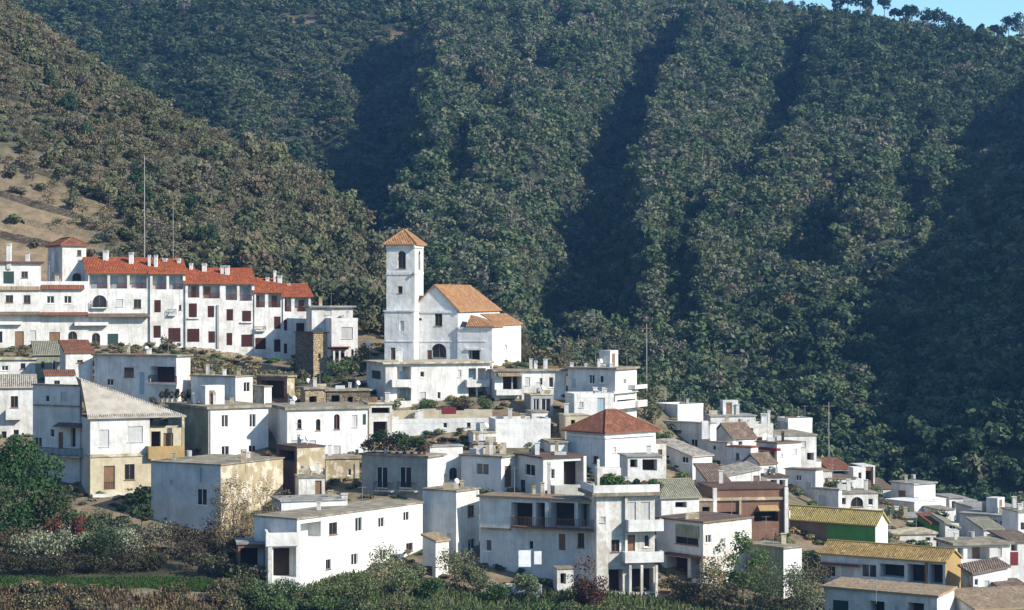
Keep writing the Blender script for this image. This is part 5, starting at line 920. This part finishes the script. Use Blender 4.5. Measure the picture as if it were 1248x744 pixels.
for i, (px, Y, wd, ht, c, lab) in enumerate(((948, 229, 3.4, 2.6, GREEN, 'green bush below the white corner post of the brown house'), (966, 226, 3.8, 3.0, OLV, 'olive bush on the slope under the mustard yellow roof'), (986, 222, 4.2, 3.2, GREEN, 'dense green bush left of the long lichen roof'), (1002, 219, 3.6, 2.4, BRN, 'brown bush against the end of the long lichen roof'),
 (478, 260, 2.6, 1.8, OLV, 'olive bush at the left end of the cream retaining wall'), (520, 261, 3.0, 1.5, GREEN, 'green bush behind the cream retaining wall'), (562, 261, 3.0, 1.8, BRN, 'brown bush behind the dark red awning'), (592, 260, 2.6, 2.2, GREEN, 'green bush at the right end of the cream retaining wall'), (655, 254, 2.8, 2.0, GREEN, 'green bush behind the windowless white block'), (700, 247, 2.4, 2.0, DRK, 'dark bush left of the hipped red roof'),
 (806, 259, 3.0, 2.2, GREEN, 'green bush below the grey gable end house'), (824, 256, 2.8, 2.0, OLV, 'olive bush above the slanting pale roof'), (838, 245, 2.6, 2.0, GREEN, 'green bush in front of the slanting pale roof house'), (1018, 268, 3.0, 2.2, OLV, 'olive bush above the blue grey shaded house'), (1066, 285, 3.2, 2.4, GREEN, 'green bush left of the far white cube'), (1146, 283, 3.4, 2.2, GREEN, 'green bush below the annex of the far white cube'),
 (1164, 298, 3.4, 2.4, DRK, 'dark bush in front of the small far shack'), (1200, 300, 4.0, 3.0, GREEN, 'green bush behind the long grey roof'), (1226, 305, 4.2, 3.2, DRK, 'dark bush at the far right behind the grey roof'), (1128, 247, 2.4, 1.6, OLV, 'olive bush before the pinkish flat roof'))):
    bush('garden_bush', lab, on(px, Y, -.1), wd, ht, c, None, 700, .11, 700+i, OLV if c != OLV else GREEN, 'bush')
# a copse of bare poplars behind the terraces right of the church, and taller trees on the near slope
for i in range(26):
    px = 545+rng.random()*235; Y = 300+rng.random()*26; b_ = on(px, Y, -.2)
    limbs_tree('bare_tree', 'slim bare brown tree in the copse behind the houses right of the church', 'tree', b_, 5.0+3.5*rng.random(), 2.4+1.4*rng.random(), (0.12, 0.095, 0.065), 'bare trees behind the houses right of the church', 420, .10, .09, .2, 8, .8, 420+i, 'palebark' if i % 3 == 0 else 'bark', col2=(.16, .15, .09))
for i in range(34):
    px = 60+rng.random()*390; Y = 330+rng.random()*70
    x = (px-CX)/F*Y; z = gz(x, Y); py = HY-z/Y*F
    if py > np.interp(px, [0, 380, 470], [290, 350, 330]) or py < np.interp(px, [0, 120, 270, 400, 455], [25, 110, 205, 255, 310]): continue
    k = i % 3; limbs_tree('slope_tree', ('grey bare tree among the scrub of the near slope', 'olive crowned tree among the scrub of the near slope', 'dark green tree among the scrub of the near slope')[k], 'tree', (x, Y, z-.2), 3.6+2*rng.random(), 3.4+1.6*rng.random(), ((.17, .15, .115), (.15, .155, .075), (.04, .075, .035))[k], ('grey trees on the near slope', 'olive trees on the near slope', 'dark trees on the near slope')[k], (500, 900, 1000)[k], .16, .14, .25, 7, .5 if k == 0 else 0, 460+i)
# lit round trees standing out on the mountain
for i, (px, py, wd, lab) in enumerate(((1172, 300, 9, 'sunlit round tree standing out of the big shadow'), (1160, 340, 8, 'sunlit round tree just below the highest one in the big shadow'), (770, 300, 8, 'pale rounded tree at the edge of the central gully'), (1100, 395, 6, 'small sunlit tree inside the lower edge of the big shadow'), (1010, 440, 8, 'broad sunlit tree at the tip of the big shadow'))):
    Y = 400
    for _ in range(30): x = (px-CX)/F*Y; Y += 0.35*(((HY-gz(x, Y)/Y*F)-py))
    limbs_tree('mountain_tree', lab, 'tree', on(px, Y, -.2), wd*1.15, wd, (0.12, 0.15, 0.075) if i != 2 else (.17, .155, .12), None, 900, .42, .22, .2, 8, 0, 520+i)
# grass strip, dry bank and weeds between the houses: nobody could count these
def tufts(name, label, cat, n, x0, x1, y0, y1, hgt, cols, wd=.05, test=None):
    X = x0+rng.random(n)*(x1-x0); Y = y0+rng.random(n)*(y1-y0)
    if test is not None: k = test(X, Y); X, Y = X[k], Y[k]
    n = len(X); Z = zT(X, Y)+fbm(X, Y, 7, 3, 33)*0.25; a_ = rng.random(n)*6.28; h_ = hgt*(.5+rng.random(n)); dx, dy = np.cos(a_)*wd, np.sin(a_)*wd; lx, ly = rng.normal(size=n)*hgt*.35, rng.normal(size=n)*hgt*.35
    v = np.stack([np.stack([X-dx, Y-dy, Z-.1], -1), np.stack([X+dx, Y+dy, Z-.1], -1), np.stack([X+dx*.5+lx, Y+dy*.5+ly, Z+h_], -1), np.stack([X-dx*.5+lx, Y-dy*.5+ly, Z+h_*.95], -1)], 1)
    c = np.array(cols)[rng.integers(len(cols), size=n)]*(.7+.6*rng.random(n))[:, None]
    o = quadmesh(name, v.reshape(-1, 3), np.repeat(c, 4, 0), 'foliage'); tag(o, label, cat, None, 'stuff')
tufts('grass', 'bright green grass on the terrace strip at lower left', 'grass', 26000, -62, -28.6, 194.8, 197.8, .15, ((.03, .085, .018), (.045, .105, .022), (.028, .07, .018), (.09, .10, .03)), .05, lambda x, y: rng.random(len(x)) < .75+.9*fbm(x, y, 5, 2, 8))
tufts('dry_bank', 'brown and straw coloured dry growth on the bank at lower left', 'dry grass', 24000, -60, -20, 184, 194.9, .36, ((.11, .07, .038), (.15, .10, .055), (.06, .042, .026), (.05, .06, .025), (.19, .14, .075)), .09, lambda x, y: rng.random(len(x)) < .6+1.3*fbm(x, y, 4, 3, 12))
tufts('verge_grass', 'rough green growth below the front row of houses', 'grass', 30000, -26, 40, 184, 204, .45, ((.075, .12, .036), (.11, .145, .055), (.15, .14, .075), (.05, .085, .03)), .09)
X, Y = jgrid(-72, 95, 206, 305, 1.7); Z = zT(X, Y); k_ = (rng.random(len(X)) < .62+.7*fbm(X, Y, 12, 2, 61)+.25*(Y < 212)) & (np.abs(X) < .25*Y*1.1+4)
items = [(X[i], Y[i], Z[i]-.1, 1.0+1.1*rng.random(), .5+.8*rng.random(), 'nbush', pick((GREEN, OLV, DRY, BRN, (.14, .12, .07)), (.22, .28, .10, .2, .2))) for i in np.nonzero(k_)[0]]
scatter('weeds', items, label='weeds and dry tufts on the bare ground between the houses', cat='weeds')
# ------------------------------------------------------------------ poles and a lamp
def pole(label, px, py, Y, r=.09, arm=True, name='utility_pole', cat='pole', mat='greymetal'):
    b_, h_ = toh(px, py, Y); root = empty(name, b_); tag(root, label, cat); b = MB(); b.tube((0, 0, -.5), (0, 0, h_), r*1.2, r*.7, 8); b.build('mast', mat, root)
    if arm: b = MB(); b.box(-.9, .9, -.05, .05, h_-.7, h_-.58); b.tube((-.75, 0, h_-.58), (-.75, 0, h_-.4), .05, .04, 6); b.tube((.75, 0, h_-.58), (.75, 0, h_-.4), .05, .04, 6); b.build('crossarm', 'wood', root)
pole('tall pale mast on the slope above the red roofed row', 176, 190, 322, .08, False, 'mast', 'mast'); pole('thin grey pole right of the tall pale mast', 211, 245, 326, .055)
pole('thin pole on the wooded slope right of the church', 788, 395, 292, .08); pole('slim pole at the ravine edge behind the salmon roof', 1010, 490, 306, .08)
b_, h_ = toh(449, 417, 283); root = empty('street_lamp', b_); tag(root, 'street lamp with a white globe left of the church', 'street lamp'); b = MB(); b.tube((0, 0, -.5), (0, 0, h_-.7), .09, .06, 8); b.build('post', 'darkmetal', root)
b = MB()
for i in range(6):
    t0, t1 = math.pi*i/6, math.pi*(i+1)/6; b.tube((0, 0, h_-.35-.36*math.cos(t0)), (0, 0, h_-.35-.36*math.cos(t1)), max(.36*math.sin(t0), .02), max(.36*math.sin(t1), .02), 12)
b.build('globe', 'cleanwhite', root)
# ------------------------------------------------------------------ the air between here and the mountain
bm = MB(); bm.box(-340, 410, -70, 1260, -150, 190)
MATS['haze'] = hm = bpy.data.materials.new('haze'); hm.use_nodes = True; t = hm.node_tree; t.nodes.clear()
out = t.nodes.new('ShaderNodeOutputMaterial'); pv = t.nodes.new('ShaderNodeVolumePrincipled'); t.links.new(pv.outputs[0], out.inputs['Volume'])
pv.inputs['Color'].default_value = (0.22, 0.52, 1.0, 1); pv.inputs['Density'].default_value = 0.00014; pv.inputs['Anisotropy'].default_value = 0.2
hz = bm.build('haze', 'haze'); tag(hz, kind='stuff')
